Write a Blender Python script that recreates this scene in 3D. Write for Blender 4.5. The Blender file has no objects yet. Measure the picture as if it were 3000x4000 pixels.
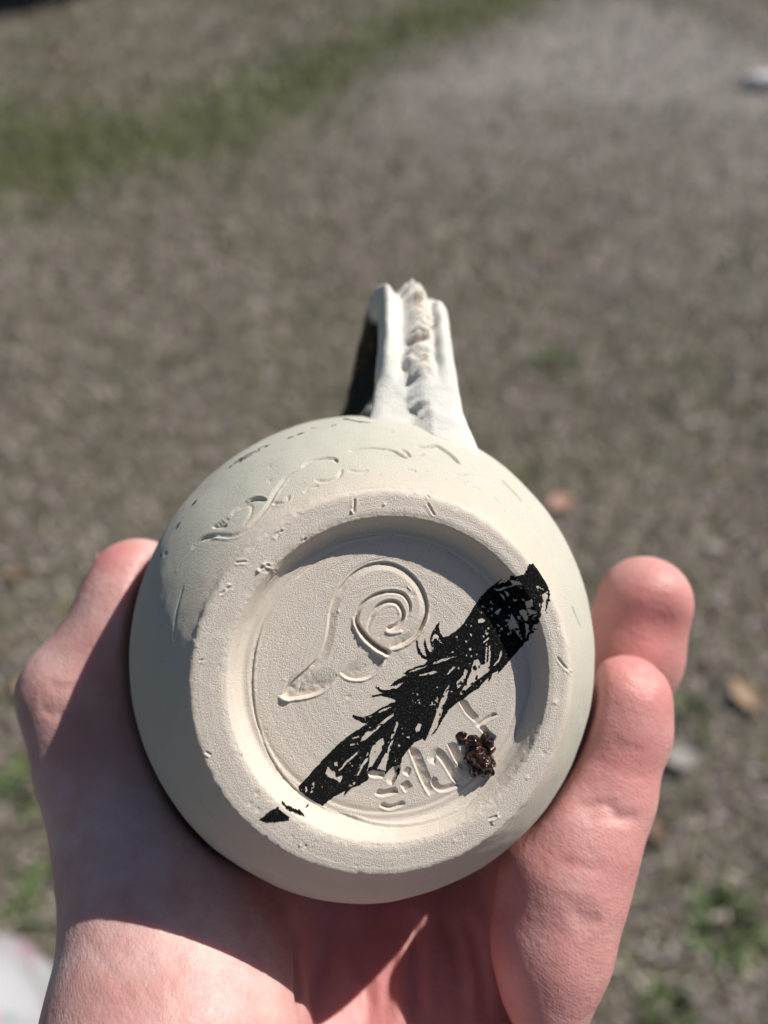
import bpy, math, random
import numpy as np
from mathutils import Matrix, Vector

rng = np.random.default_rng(7)
random.seed(7)
scene = bpy.context.scene
COL = scene.collection

# ------------------------------------------------------------------ camera
CAM_H, PITCH = 1.2, math.radians(45.0)
F = 3021.7                      # focal length in photo pixels (3000 x 4000)
CAMLOC = np.array([0.0, 0.0, CAM_H])
RIGHT = np.array([1.0, 0, 0])
FWD = np.array([0, math.cos(PITCH), -math.sin(PITCH)])
UP = np.array([0, math.sin(PITCH), math.cos(PITCH)])
RC = np.stack([RIGHT, UP, -FWD], 1)          # camera axes -> world
UNIT = 0.913e-3                              # one model millimetre in metres

cam_d = bpy.data.cameras.new("camera")
cam = bpy.data.objects.new("camera", cam_d)
COL.objects.link(cam)
cam.location = CAMLOC
cam.rotation_euler = (math.pi / 2 - PITCH, 0, 0)
cam_d.sensor_fit = 'VERTICAL'
cam_d.sensor_height = 36.0
cam_d.lens = 36.0 * F / 4000.0
cam_d.clip_start = 0.01
cam_d.clip_end = 1000
cam_d.dof.use_dof = True
cam_d.dof.focus_distance = 0.1095
cam_d.dof.aperture_fstop = 9.6
scene.camera = cam

# ------------------------------------------------------------------ mug frame (needed for the sun)
MUG_C = np.array([(1505 - 1500) / F * 115, -(2666 - 2000) / F * 115, -115.0])   # foot centre, camera axes, mm
mn = np.array([0.12, 0.02, 0.985]); mn /= np.linalg.norm(mn)
mx = np.array([1.0, 0, 0]) - mn * mn[0]; mx /= np.linalg.norm(mx)
my = np.cross(mn, mx)
MB = np.stack([mx, my, mn], 1)               # mug local -> camera axes

SUN_AZ, SUN_EL = math.radians(55), math.radians(24.5)
s_loc = np.array([math.cos(SUN_EL) * math.cos(SUN_AZ), math.cos(SUN_EL) * math.sin(SUN_AZ), math.sin(SUN_EL)])
SUN = RC @ (MB @ s_loc)

world = bpy.data.worlds.new("World")
scene.world = world
world.use_nodes = True
wn = world.node_tree.nodes
sky = wn.new('ShaderNodeTexSky')
sky.sky_type = 'NISHITA'
sky.sun_disc = False
sky.sun_elevation = math.asin(SUN[2])
sky.sun_rotation = math.atan2(SUN[0], SUN[1])
wn['Background'].inputs['Strength'].default_value = 0.052
world.node_tree.links.new(sky.outputs[0], wn['Background'].inputs['Color'])

sun_d = bpy.data.lights.new("sun", 'SUN')
sun_d.energy = 5.0
sun_d.angle = math.radians(0.55)
sun_d.color = (1.0, 0.955, 0.885)
sun = bpy.data.objects.new("sun", sun_d)
COL.objects.link(sun)
sun.location = (3, 1, 5)
sun.rotation_euler = Vector(SUN).to_track_quat('Z', 'Y').to_euler()

vs = scene.view_settings
vs.view_transform = 'Standard'
vs.look = 'None'
vs.exposure = 0.2
vs.gamma = 1.0
scene.render.engine = 'CYCLES'
scene.cycles.use_denoising = True
scene.cycles.max_bounces = 8

# ------------------------------------------------------------------ helpers
def mesh_obj(name, verts, faces, mat, parent=None, smooth=True, attrs=None):
    """verts (n,3) array, faces (m,3|4) int array -> one linked mesh object"""
    verts = np.asarray(verts, np.float32); faces = np.asarray(faces, np.int32)
    me = bpy.data.meshes.new(name)
    k = faces.shape[1]
    me.vertices.add(len(verts)); me.vertices.foreach_set("co", verts.ravel())
    me.loops.add(faces.size); me.loops.foreach_set("vertex_index", faces.ravel())
    me.polygons.add(len(faces))
    me.polygons.foreach_set("loop_start", np.arange(0, faces.size, k, dtype=np.int32))
    me.update(calc_edges=True)
    me.validate()
    if smooth:
        me.polygons.foreach_set("use_smooth", np.ones(len(me.polygons), bool))
    for an, (typ, data) in (attrs or {}).items():
        a = me.attributes.new(an, typ, 'POINT')
        a.data.foreach_set("color" if typ == 'FLOAT_COLOR' else "value", np.asarray(data, np.float32).ravel())
    me.materials.append(mat)
    o = bpy.data.objects.new(name, me)
    COL.objects.link(o)
    if parent is not None:
        o.parent = parent
    return o

def tag(o, label=None, cat=None, group=None, kind=None):
    if label: o["label"] = label
    if cat: o["category"] = cat
    if group: o["group"] = group
    if kind: o["kind"] = kind
    return o

_tab = rng.random((64, 64, 64)).astype(np.float32)
def vnoise(p):
    """smooth value noise, p (n,3) -> 0..1"""
    p = np.asarray(p, np.float32)
    i = np.floor(p).astype(np.int32); f = p - i
    f = f * f * (3 - 2 * f)
    i0 = i & 63; i1 = (i + 1) & 63
    x0, y0, z0 = i0.T; x1, y1, z1 = i1.T
    fx, fy, fz = f.T
    a = _tab[x0, y0, z0] * (1 - fx) + _tab[x1, y0, z0] * fx
    b = _tab[x0, y1, z0] * (1 - fx) + _tab[x1, y1, z0] * fx
    c = _tab[x0, y0, z1] * (1 - fx) + _tab[x1, y0, z1] * fx
    d = _tab[x0, y1, z1] * (1 - fx) + _tab[x1, y1, z1] * fx
    return (a * (1 - fy) + b * fy) * (1 - fz) + (c * (1 - fy) + d * fy) * fz

def fbm(p, octaves=4, gain=0.5):
    s = 0; a = 1; t = 0
    for k in range(octaves):
        s = s + a * vnoise(np.asarray(p) * (2 ** k) + 13.7 * k); t += a; a *= gain
    return s / t

def sstep(a, b, x):
    t = np.clip((x - a) / (b - a), 0, 1)
    return t * t * (3 - 2 * t)

def surface_nets(V, org, h):
    """iso-surface (V<0 inside) of a voxel array as quads"""
    ins = V < 0
    c = np.zeros(tuple(n - 1 for n in V.shape), np.int8)
    offs = [(i, j, k) for i in (0, 1) for j in (0, 1) for k in (0, 1)]
    nx, ny, nz = c.shape
    for i, j, k in offs:
        c += ins[i:i + nx, j:j + ny, k:k + nz]
    cells = np.argwhere((c > 0) & (c < 8))
    idx = -np.ones(c.shape, np.int64)
    idx[tuple(cells.T)] = np.arange(len(cells))
    acc = np.zeros((len(cells), 3)); cnt = np.zeros(len(cells))
    for a in offs:
        for ax in range(3):
            if a[ax]: continue
            b = list(a); b[ax] = 1
            va = V[cells[:, 0] + a[0], cells[:, 1] + a[1], cells[:, 2] + a[2]]
            vb = V[cells[:, 0] + b[0], cells[:, 1] + b[1], cells[:, 2] + b[2]]
            m = (va < 0) != (vb < 0)
            t = va[m] / (va[m] - vb[m])
            p = np.tile(np.array(a, float), (m.sum(), 1)); p[:, ax] += t
            acc[m] += p; cnt[m] += 1
    verts = org + h * (cells + acc / cnt[:, None])
    quads = []
    for ax in range(3):
        sl0 = [slice(None)] * 3; sl1 = [slice(None)] * 3
        sl0[ax] = slice(0, -1); sl1[ax] = slice(1, None)
        A = ins[tuple(sl0)]; B = ins[tuple(sl1)]
        e = np.argwhere(A != B)
        u, v = (ax + 1) % 3, (ax + 2) % 3
        ok = (e[:, u] > 0) & (e[:, v] > 0) & (e[:, u] < V.shape[u] - 1) & (e[:, v] < V.shape[v] - 1)
        e = e[ok]
        flip = ~A[tuple(e.T)]
        q = []
        for du, dv in ((1, 1), (0, 1), (0, 0), (1, 0)):
            cc = e.copy(); cc[:, u] -= du; cc[:, v] -= dv
            q.append(idx[tuple(cc.T)])
        q = np.stack(q, 1)
        q[flip] = q[flip][:, ::-1]
        quads.append(q)
    return verts, np.concatenate(quads)

# ---- materials
def new_mat(name):
    m = bpy.data.materials.new(name); m.use_nodes = True
    nt = m.node_tree
    return m, nt, nt.nodes['Principled BSDF']

def nd(nt, typ, **kw):
    n = nt.nodes.new(typ)
    for k, v in kw.items():
        if hasattr(n, k): setattr(n, k, v)
        else: n.inputs[k].default_value = v
    return n

def noise_node(nt, vec, scale, detail=4, rough=0.55):
    n = nd(nt, 'ShaderNodeTexNoise'); n.inputs['Scale'].default_value = scale
    n.inputs['Detail'].default_value = detail; n.inputs['Roughness'].default_value = rough
    nt.links.new(vec, n.inputs['Vector'])
    return n.outputs['Fac']

def ramp(nt, fac, stops):
    r = nd(nt, 'ShaderNodeValToRGB')
    el = r.color_ramp.elements
    while len(el) < len(stops): el.new(0.5)
    for e, (p, c) in zip(el, stops):
        e.position = p; e.color = tuple(c) + (1,) if len(c) == 3 else c
    nt.links.new(fac, r.inputs['Fac'])
    return r.outputs['Color']

def mix(nt, fac, a, b, blend='MIX'):
    m = nd(nt, 'ShaderNodeMix'); m.data_type = 'RGBA'; m.blend_type = blend
    for s, v in ((m.inputs['Factor'], fac), (m.inputs['A'], a), (m.inputs['B'], b)):
        pass
    ins = [i for i in m.inputs if i.enabled]
    for s, v in zip(ins, (fac, a, b)):
        if hasattr(v, 'is_linked') or isinstance(v, bpy.types.NodeSocket): nt.links.new(v, s)
        else: s.default_value = v if not isinstance(v, tuple) or len(v) == 4 else v + (1,)
    return [o for o in m.outputs if o.enabled][0]

def math_n(nt, op, a, b=None, clamp=False):
    m = nd(nt, 'ShaderNodeMath', operation=op); m.use_clamp = clamp
    for s, v in zip(m.inputs, (a, b)):
        if v is None: continue
        if isinstance(v, bpy.types.NodeSocket): nt.links.new(v, s)
        else: s.default_value = v
    return m.outputs[0]

def bump(nt, bsdf, height, dist, strength=1.0, prev=None):
    b = nd(nt, 'ShaderNodeBump'); b.inputs['Distance'].default_value = dist
    b.inputs['Strength'].default_value = strength
    nt.links.new(height, b.inputs['Height'])
    if prev is not None: nt.links.new(prev, b.inputs['Normal'])
    nt.links.new(b.outputs['Normal'], bsdf.inputs['Normal'])
    return b.outputs['Normal']

def ground_pt(px, py):
    """photo pixel -> point on the ground"""
    d = RC @ np.array([(px - 1500) / F, -(py - 2000) / F, -1.0])
    t = -CAM_H / d[2]
    return CAMLOC + d * t

# ------------------------------------------------------------------ ground
green_line = np.array([ground_pt(x / .553, y / .553)[:2] for x, y in ((1180, 2), (1000, 30), (850, 85), (650, 165), (480, 235), (330, 290), (120, 310), (-150, 300))])
green_w = np.array([.8, .6, .45, .38, .36, .42, .5, .6])
path_poly = np.array([ground_pt(x / .553, y / .553)[:2] for x, y in ((1235, 1), (1090, 55), (945, 120), (850, 165), (940, 215), (1200, 235), (1480, 262), (1659, 285), (2100, 330), (2300, 200), (1690, 110), (1560, 60), (1420, 1))])

def seg_dist(P, line):
    best = np.full(len(P), 1e9); which = np.zeros(len(P)); 
    for i in range(len(line) - 1):
        a, b = line[i], line[i + 1]; ab = b - a
        t = np.clip(((P - a) @ ab) / (ab @ ab), 0, 1)
        d = np.linalg.norm(P - (a + t[:, None] * ab), axis=1)
        m = d < best; best[m] = d[m]; which[m] = i + t[m]
    return best, which

def in_poly(P, poly):
    x, y = P.T; r = np.zeros(len(P), bool)
    n = len(poly)
    for i in range(n):
        x0, y0 = poly[i]; x1, y1 = poly[(i + 1) % n]
        if y0 == y1: continue
        c = ((y0 > y) != (y1 > y)) & (x < (x1 - x0) * (y - y0) / (y1 - y0) + x0)
        r ^= c
    return r

def ground_masks(P):
    P3 = np.column_stack([P, np.zeros(len(P))])
    d, w = seg_dist(P, green_line)
    gw = np.interp(w, np.arange(len(green_w)), green_w)
    n1 = fbm(P3 * 1.3, 4); n2 = fbm(P3 * 5.0 + 31, 4)
    green = np.exp(-(d / gw) ** 2) * (0.45 + 1.0 * n1)
    left = sstep(0.6, -2.5, P[:, 0]) * sstep(1.0, 3.5, P[:, 1])
    green = green * 1.05 + 0.26 * left * sstep(.3, .7, n1) + 0.16 * sstep(.55, .70, n2)
    dp, _ = seg_dist(P, np.vstack([path_poly, path_poly[:1]]))
    ins = in_poly(P, path_poly)
    path = sstep(-.35, .35, np.where(ins, dp, -dp) + (n1 - .5) * .6)
    ratio = 1 - path
    # sparse grey wash in front of the track
    wash = sstep(-2.2, 0.2, np.where(ins, dp, -dp) + (n1 - .5) * 1.2) * 0.62
    path = np.maximum(path, wash * (1 - np.clip(green, 0, 1)) * sstep(-.9, .2, P[:, 0]))
    return np.clip(green * ratio, 0, 1), np.clip(path, 0, 1)

u = np.linspace(-1, 1, 361)
gx = np.sinh(u * 5.2) / np.sinh(5.2) * 260
GX, GY = np.meshgrid(gx, gx + 2.5, indexing='ij')
P = np.column_stack([GX.ravel(), GY.ravel()])
gm, pm = ground_masks(P)
near = np.exp(-((P[:, 0]) ** 2 + (P[:, 1] - 2.5) ** 2) / 400)
zz = (fbm(np.column_stack([P * 1.1, 0 * P[:, 0]]), 4) - .5) * .07 * near
n = len(gx)
ii = np.arange(n * n).reshape(n, n)
gf = np.stack([ii[:-1, :-1].ravel(), ii[1:, :-1].ravel(), ii[1:, 1:].ravel(), ii[:-1, 1:].ravel()], 1)

mat_g, nt, bs = new_mat("ground_litter")
tc = nd(nt, 'ShaderNodeTexCoord').outputs['Object']
n_big = noise_node(nt, tc, 2.2, 5, .6)
n_mid = noise_node(nt, tc, 24, 6, .65)
n_fin = noise_node(nt, tc, 70, 6, .7)
litter = ramp(nt, n_fin, [(.25, (.036, .030, .025)), (.45, (.105, .09, .076)), (.6, (.21, .185, .16)), (.78, (.42, .38, .34))])
litter = mix(nt, math_n(nt, 'MULTIPLY', n_mid, .45), litter, (.11, .094, .078, 1))
grn = ramp(nt, n_fin, [(.25, (.028, .034, .010)), (.6, (.085, .095, .032)), (.8, (.19, .20, .08))])
grv = ramp(nt, n_fin, [(.25, (.09, .08, .075)), (.5, (.235, .215, .205)), (.75, (.46, .435, .42))])
ag = nd(nt, 'ShaderNodeAttribute', attribute_name="green").outputs['Fac']
ap = nd(nt, 'ShaderNodeAttribute', attribute_name="path").outputs['Fac']
patch = ramp(nt, n_big, [(.35, (.08, .08, .08)), (.7, (.26, .26, .26))])
col = mix(nt, math_n(nt, 'ADD', ag, patch, True), litter, grn)
col = mix(nt, math_n(nt, 'MULTIPLY', ap, .95), col, grv)
nt.links.new(col, bs.inputs['Base Color'])
bs.inputs['Roughness'].default_value = .95
bs.inputs['Specular IOR Level'].default_value = .2
bump(nt, bs, n_fin, .012, .9)
gnd = mesh_obj("ground", np.column_stack([P, zz]), gf, mat_g, attrs={"green": ('FLOAT', gm), "path": ('FLOAT', pm)})
tag(gnd, kind="structure")

def ground_z(P):
    near = np.exp(-((P[:, 0]) ** 2 + (P[:, 1] - 2.5) ** 2) / 400)
    return (fbm(np.column_stack([P * 1.1, 0 * P[:, 0]]), 4) - .5) * .07 * near

# dry grass: one mass of blades, thinner farther away
NB = 350000
yy = -.6 + (rng.random(NB) ** 1.4) * 10.6
half = (.75 * (yy + 1.25) * .72 + .35) * 1.55
xx = (rng.random(NB) * 2 - 1) * half
BP = np.column_stack([xx, yy])
bg, bp = ground_masks(BP)
keep = rng.random(NB) > bp * .7
BP, bg, bp = BP[keep], bg[keep], bp[keep]
nb = len(BP)
dist = np.hypot(BP[:, 0], BP[:, 1])
L = (.012 + .034 * rng.random(nb) ** 1.5) * (1 + .10 * dist)
ang = rng.random(nb) * 2 * np.pi
lean = .35 + 1.05 * rng.random(nb)
isgreen = rng.random(nb) < np.clip(bg * .55 + .15, 0, .7)
lean = np.where(isgreen, lean * .7, lean)
dirv = np.column_stack([np.cos(ang) * np.sin(lean), np.sin(ang) * np.sin(lean), np.cos(lean)])
side = np.column_stack([-np.sin(ang), np.cos(ang), 0 * ang])
W = (.0011 + .0016 * rng.random(nb)) * (1 + .22 * dist)
base = np.column_stack([BP, ground_z(BP) - .002])
b0 = base - side * W[:, None]; b1 = base + side * W[:, None]
mid = base + dirv * (L * .55)[:, None]; m0 = mid - side * (W * .8)[:, None]; m1 = mid + side * (W * .8)[:, None]
tip = base + dirv * L[:, None]; tip[:, 2] -= L * .25 * np.sin(lean)
tip[:, 2] = np.maximum(tip[:, 2], base[:, 2] + .004)
bv = np.stack([b0, b1, m1, m0, tip], 1).reshape(-1, 3)
k = np.arange(nb) * 5
bfc = np.concatenate([np.stack([k, k + 1, k + 2], 1), np.stack([k, k + 2, k + 3], 1), np.stack([k + 3, k + 2, k + 4], 1)])
straw = np.array([[.30, .25, .17], [.40, .35, .26], [.17, .13, .09], [.24, .21, .18], [.34, .28, .24], [.11, .085, .06]])
grc = np.array([[.10, .12, .040], [.14, .15, .058], [.075, .095, .032], [.17, .17, .075]])
bc = straw[rng.integers(0, len(straw), nb)]
bc[isgreen] = grc[rng.integers(0, len(grc), isgreen.sum())]
bc = bc * (.7 + .6 * rng.random(nb))[:, None] * np.array([1.16, 1.19, 1.36])
bc = np.column_stack([bc, np.ones(nb)])
mat_b, nt, bs = new_mat("grass_blade")
a = nd(nt, 'ShaderNodeAttribute', attribute_name="tint")
nt.links.new(a.outputs['Color'], bs.inputs['Base Color'])
bs.inputs['Roughness'].default_value = .75
bs.inputs['Specular IOR Level'].default_value = .25
go = mesh_obj("dry_grass", bv, bfc, mat_b, smooth=False, attrs={"tint": ('FLOAT_COLOR', np.repeat(bc, 5, 0))})
tag(go, "short dry straw coloured lawn grass with green blades", "grass", kind="stuff")

# green tufts one can pick out
mat_t, nt, bs = new_mat("tuft_green")
gi = nd(nt, 'ShaderNodeNewGeometry').outputs['Random Per Island']
nt.links.new(ramp(nt, gi, [(0, (.035, .075, .015)), (.6, (.075, .14, .03)), (1, (.16, .22, .06))]), bs.inputs['Base Color'])
bs.inputs['Roughness'].default_value = .6
def tuft(px, py, r, hgt, nblade, label):
    g = ground_pt(px, py)
    v = []; f = []
    for i in range(nblade):
        a = random.random() * 6.283; rr = r * random.random() ** .5
        b = np.array([rr * math.cos(a), rr * math.sin(a), -.003])
        a2 = a + random.uniform(-.8, .8); ln = random.uniform(.2, 1.1) * (0.4 + rr / r)
        d = np.array([math.cos(a2) * math.sin(ln), math.sin(a2) * math.sin(ln), math.cos(ln)])
        s = np.array([-math.sin(a2), math.cos(a2), 0]) * random.uniform(.0015, .004)
        h_ = hgt * random.uniform(.5, 1)
        o = len(v)
        v += [b - s * .6, b + s * .6, b + d * h_ * .55 + s, b + d * h_ * .55 - s, b + d * h_ - np.array([0, 0, h_ * .2])]
        f += [(o, o + 1, o + 2), (o, o + 2, o + 3), (o + 3, o + 2, o + 4)]
    ob = mesh_obj("grass_tuft", np.array(v), np.array(f), mat_t, smooth=False)
    ob.location = (g[0], g[1], float(ground_z(g[None, :2])[0]))
    tag(ob, label, "grass tuft", "green tufts in the dry lawn")
    return ob
tuft(2830, 3600, .035, .06, 110, "bright green grass tuft beside the little finger edge of the hand")
tuft(2620, 3960, .03, .05, 70, "small green grass tuft next to the heel of the hand")
tuft(2165, 1415, .05, .05, 90, "green grass tuft on the lawn beyond the mug handle")
tuft(2060, 1850, .03, .04, 40, "faint green tuft just off the round side of the mug")
tuft(130, 3050, .035, .05, 60, "green tuft on the lawn by the thumb knuckle")
tuft(2700, 2800, .03, .04, 45, "low green tuft near the pale fallen leaf")
tuft(180, 3500, .035, .05, 60, "sparse green tuft above the white patterned cloth")

# fallen leaves
def leaf_mat(name, c0, c1):
    m, nt, bs = new_mat(name)
    tc = nd(nt, 'ShaderNodeTexCoord').outputs['Object']
    nt.links.new(ramp(nt, noise_node(nt, tc, 90, 4), [(.3, c0), (.7, c1)]), bs.inputs['Base Color'])
    bs.inputs['Roughness'].default_value = .6
    return m
LM = {"tan": leaf_mat("leaf_tan", (.22, .14, .085), (.40, .285, .19)),
      "pink": leaf_mat("leaf_pink", (.30, .16, .12), (.46, .28, .22)),
      "pale": leaf_mat("leaf_pale", (.20, .18, .16), (.33, .30, .275)),
      "brown": leaf_mat("leaf_brown", (.10, .055, .03), (.22, .13, .08)),
      "white": leaf_mat("stone_white", (.40, .38, .38), (.62, .60, .60))}
def leaf(px, py, ln, wd, rot, mk, label):
    g = ground_pt(px, py)
    nu, nv = 9, 5
    v = []
    for i in range(nu):
        t = i / (nu - 1); w = wd * math.sin(math.pi * min(1, t * .97 + .015)) ** .75 * (1 - .3 * t)
        for j in range(nv):
            s = j / (nv - 1) * 2 - 1
            v.append(((t - .5) * ln, s * w * .5, .006 + .18 * wd * s * s + .10 * ln * (t - .5) ** 2 * 4 * .5 + random.uniform(-.001, .001)))
    v = np.array(v)
    idx = np.arange(nu * nv).reshape(nu, nv)
    f = np.stack([idx[:-1, :-1].ravel(), idx[1:, :-1].ravel(), idx[1:, 1:].ravel(), idx[:-1, 1:].ravel()], 1)
    v2 = v.copy(); v2[:, 2] -= .0008
    ff = np.concatenate([f, f[:, ::-1] + len(v)])
    ob = mesh_obj("fallen_leaf", np.concatenate([v, v2]), ff, LM[mk])
    ob.location = (g[0], g[1], float(ground_z(g[None, :2])[0]) + .01)
    ob.rotation_euler = (random.uniform(-.15, .15), random.uniform(-.15, .15), rot)
    tag(ob, label, "leaf", "fallen leaves on the lawn")
leaf(2195, 1975, .075, .05, .6, "pink", "pinkish brown fallen leaf close to the shoulder of the mug")
leaf(2900, 2720, .075, .055, 1.9, "tan", "broad tan fallen leaf on the lawn beside the fingertips")
leaf(2660, 2965, .07, .055, .2, "pale", "pale grey fallen leaf on the lawn beside the little finger")
leaf(2140, 1030, .05, .04, 2.2, "pink", "small pink fallen leaf on the grey ground past the handle")
leaf(388, 385, .09, .06, .9, "tan", "curled tan leaf lying in the green left lawn")
leaf(1090, 40, .12, .08, 2.7, "tan", "far tan leaf at the edge of the green strip")
leaf(1335, 170, .09, .06, 1.2, "brown", "small brown leaf on the green strip of the lawn")
leaf(250, 250, .10, .07, 2.0, "pink", "dull pink leaf on the lawn below the dark hedge")
leaf(70, 2250, .05, .035, .5, "brown", "brown leaf on the lawn beside the thumb tip")
leaf(2560, 3250, .045, .03, 1.3, "brown", "dark brown leaf on the lawn under the little finger")
leaf(120, 2700, .06, .04, 2.5, "tan", "tan leaf on the lawn beside the thumb knuckle")
leaf(2800, 2150, .05, .035, .1, "pale", "small pale leaf on the lawn above the ring fingertip")

# white stone at the edge of the track
g = ground_pt(2975, 345)
me_v, me_f = None, None
uu, vv = np.meshgrid(np.linspace(0, 2 * np.pi, 25)[:-1], np.linspace(0, np.pi, 13), indexing='ij')
sp = np.stack([np.cos(uu) * np.sin(vv), np.sin(uu) * np.sin(vv), np.cos(vv)], -1).reshape(-1, 3)
sp = sp * (.75 + .5 * fbm(sp * 1.7 + 5, 3))[:, None] * np.array([.10, .06, .04])
idx = np.arange(24 * 13).reshape(24, 13)
nxt = np.roll(idx, -1, 0)
sf = np.stack([idx[:, :-1].ravel(), idx[:, 1:].ravel(), nxt[:, 1:].ravel(), nxt[:, :-1].ravel()], 1)
st = mesh_obj("stone", sp, sf, LM["white"])
st.location = (g[0], g[1], .03)
tag(st, "whitish stone lying on the grey gravel track", "stone")

# dark hedge whose foot shows at the far corner
mat_h, nt, bs = new_mat("hedge_leaf")
gi = nd(nt, 'ShaderNodeNewGeometry').outputs['Random Per Island']
nt.links.new(ramp(nt, gi, [(0, (.010, .018, .008)), (1, (.035, .055, .02))]), bs.inputs['Base Color'])
bs.inputs['Roughness'].default_value = .55
mat_w, nt, bs = new_mat("hedge_wood")
bs.inputs['Base Color'].default_value = (.05, .035, .025, 1); bs.inputs['Roughness'].default_value = .9
def hedge(loc, rad, hgt, nleaf, label):
    root = bpy.data.objects.new("evergreen_shrub", None); COL.objects.link(root); root.location = loc
    tag(root, label, "shrub", "dark shrubs past the lawn")
    q = rng.normal(size=(nleaf, 3)); q /= np.linalg.norm(q, axis=1)[:, None]
    rr = rng.random(nleaf) ** .4
    c = q * rr[:, None] * np.array([rad, rad * .7, hgt * .5]) + np.array([0, 0, hgt * .5])
    c *= (1 + .25 * (fbm(c * 2, 3) - .5))[:, None]
    a = rng.normal(size=(nleaf, 3)); a /= np.linalg.norm(a, axis=1)[:, None]
    b = np.cross(a, rng.normal(size=(nleaf, 3))); b /= np.linalg.norm(b, axis=1)[:, None]
    s = (.035 + .05 * rng.random(nleaf))[:, None]
    v = np.stack([c - a * s, c + b * s * .5, c + a * s, c - b * s * .5], 1).reshape(-1, 3)
    v[:, 2] = np.maximum(v[:, 2], .01)
    k = np.arange(nleaf) * 4
    mesh_obj("foliage", v, np.stack([k, k + 1, k + 2, k + 3], 1), mat_h, root, smooth=False)
    tv = []; tf = []
    for i in range(7):
        x, y = random.uniform(-rad, rad) * .5, random.uniform(-rad, rad) * .3
        o = len(tv)
        for zq, r in ((-.05, .03), (hgt * .6, .012)):
            for j in range(6):
                an = j / 6 * 6.283
                tv.append((x * (1 + zq * .4) + r * math.cos(an), y * (1 + zq * .4) + r * math.sin(an), zq))
        tf += [(o + j, o + (j + 1) % 6, o + 6 + (j + 1) % 6, o + 6 + j) for j in range(6)]
    mesh_obj("stem", np.array(tv), np.array(tf), mat_w, root)
g = ground_pt(60, 18)
hedge((g[0] - .35, g[1] + .42, 0), 1.15, 1.1, 9000, "dark evergreen shrub at the far end of the lawn")

# ------------------------------------------------------------------ seated person's trouser knee in the near corner
mat_c, nt, bs = new_mat("patterned_cotton")
tc = nd(nt, 'ShaderNodeTexCoord').outputs['Object']
f1 = noise_node(nt, tc, 26, 3); f2 = noise_node(nt, tc, 19, 3)
mp = nd(nt, 'ShaderNodeMapping'); mp.inputs['Location'].default_value = (3, 7, 1); nt.links.new(tc, mp.inputs['Vector'])
f2 = noise_node(nt, mp.outputs[0], 22, 3)
c = mix(nt, ramp(nt, f1, [(.54, (0, 0, 0)), (.64, (1, 1, 1))]), (.40, .40, .42, 1), (.36, .22, .28, 1))
c = mix(nt, ramp(nt, f2, [(.58, (0, 0, 0)), (.66, (1, 1, 1))]), c, (.22, .32, .29, 1))
nt.links.new(c, bs.inputs['Base Color']); bs.inputs['Roughness'].default_value = .9
K = np.array([[-.16, -.42, .47], [-.20, -.25, .49], [-.265, -.08, .50], [-.335, .06, .50], [-.392, .145, .465], [-.415, .165, .36], [-.42, .14, .2], [-.42, .11, .012]]) + np.array([.045, 0.005, 0])
KR = np.array([.095, .092, .085, .078, .066, .066, .062, .06])
tt = np.linspace(0, len(K) - 1, 90)
KP = np.column_stack([np.interp(tt, range(len(K)), K[:, i]) for i in range(3)])
for _ in range(12):
    KP[1:-1] = (KP[:-2] + 2 * KP[1:-1] + KP[2:]) / 4
KRR = np.interp(tt, range(len(K)), KR)
T = np.gradient(KP, axis=0); T /= np.linalg.norm(T, axis=1)[:, None]
S1 = np.cross(T, [1, 0, 0.2]); S1 /= np.linalg.norm(S1, axis=1)[:, None]; S2 = np.cross(T, S1)
an = np.linspace(0, 2 * np.pi, 65)[:-1]
tv = KP[:, None] + KRR[:, None, None] * (np.cos(an)[None, :, None] * S1[:, None] + np.sin(an)[None, :, None] * S2[:, None])
tv = tv.reshape(-1, 3)
fold = (fbm(tv * np.array([14, 9, 11]), 3) - .5) * .028
nrm = (tv.reshape(90, 64, 3) - KP[:, None]).reshape(-1, 3); nrm /= np.linalg.norm(nrm, axis=1)[:, None]
tv += nrm * fold[:, None]
idx = np.arange(90 * 64).reshape(90, 64); nxt = np.roll(idx, -1, 1)
tf = np.stack([idx[:-1].ravel(), nxt[:-1].ravel(), nxt[1:].ravel(), idx[1:].ravel()], 1)
leg = mesh_obj("trouser_leg", tv, tf, mat_c)
tag(leg, "white cotton trouser leg with pink and green pattern, bent knee of the seated person", "trousers")

# ------------------------------------------------------------------ MUG
mug = bpy.data.objects.new("mug", None); COL.objects.link(mug)
M4 = np.eye(4); M4[:3, :3] = RC @ MB * UNIT; M4[:3, 3] = CAMLOC + RC @ MUG_C * UNIT
mug.matrix_world = Matrix(M4.tolist())
tag(mug, "handmade pale clay mug seen from its base, with incised spiral and black print", "mug")

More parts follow.
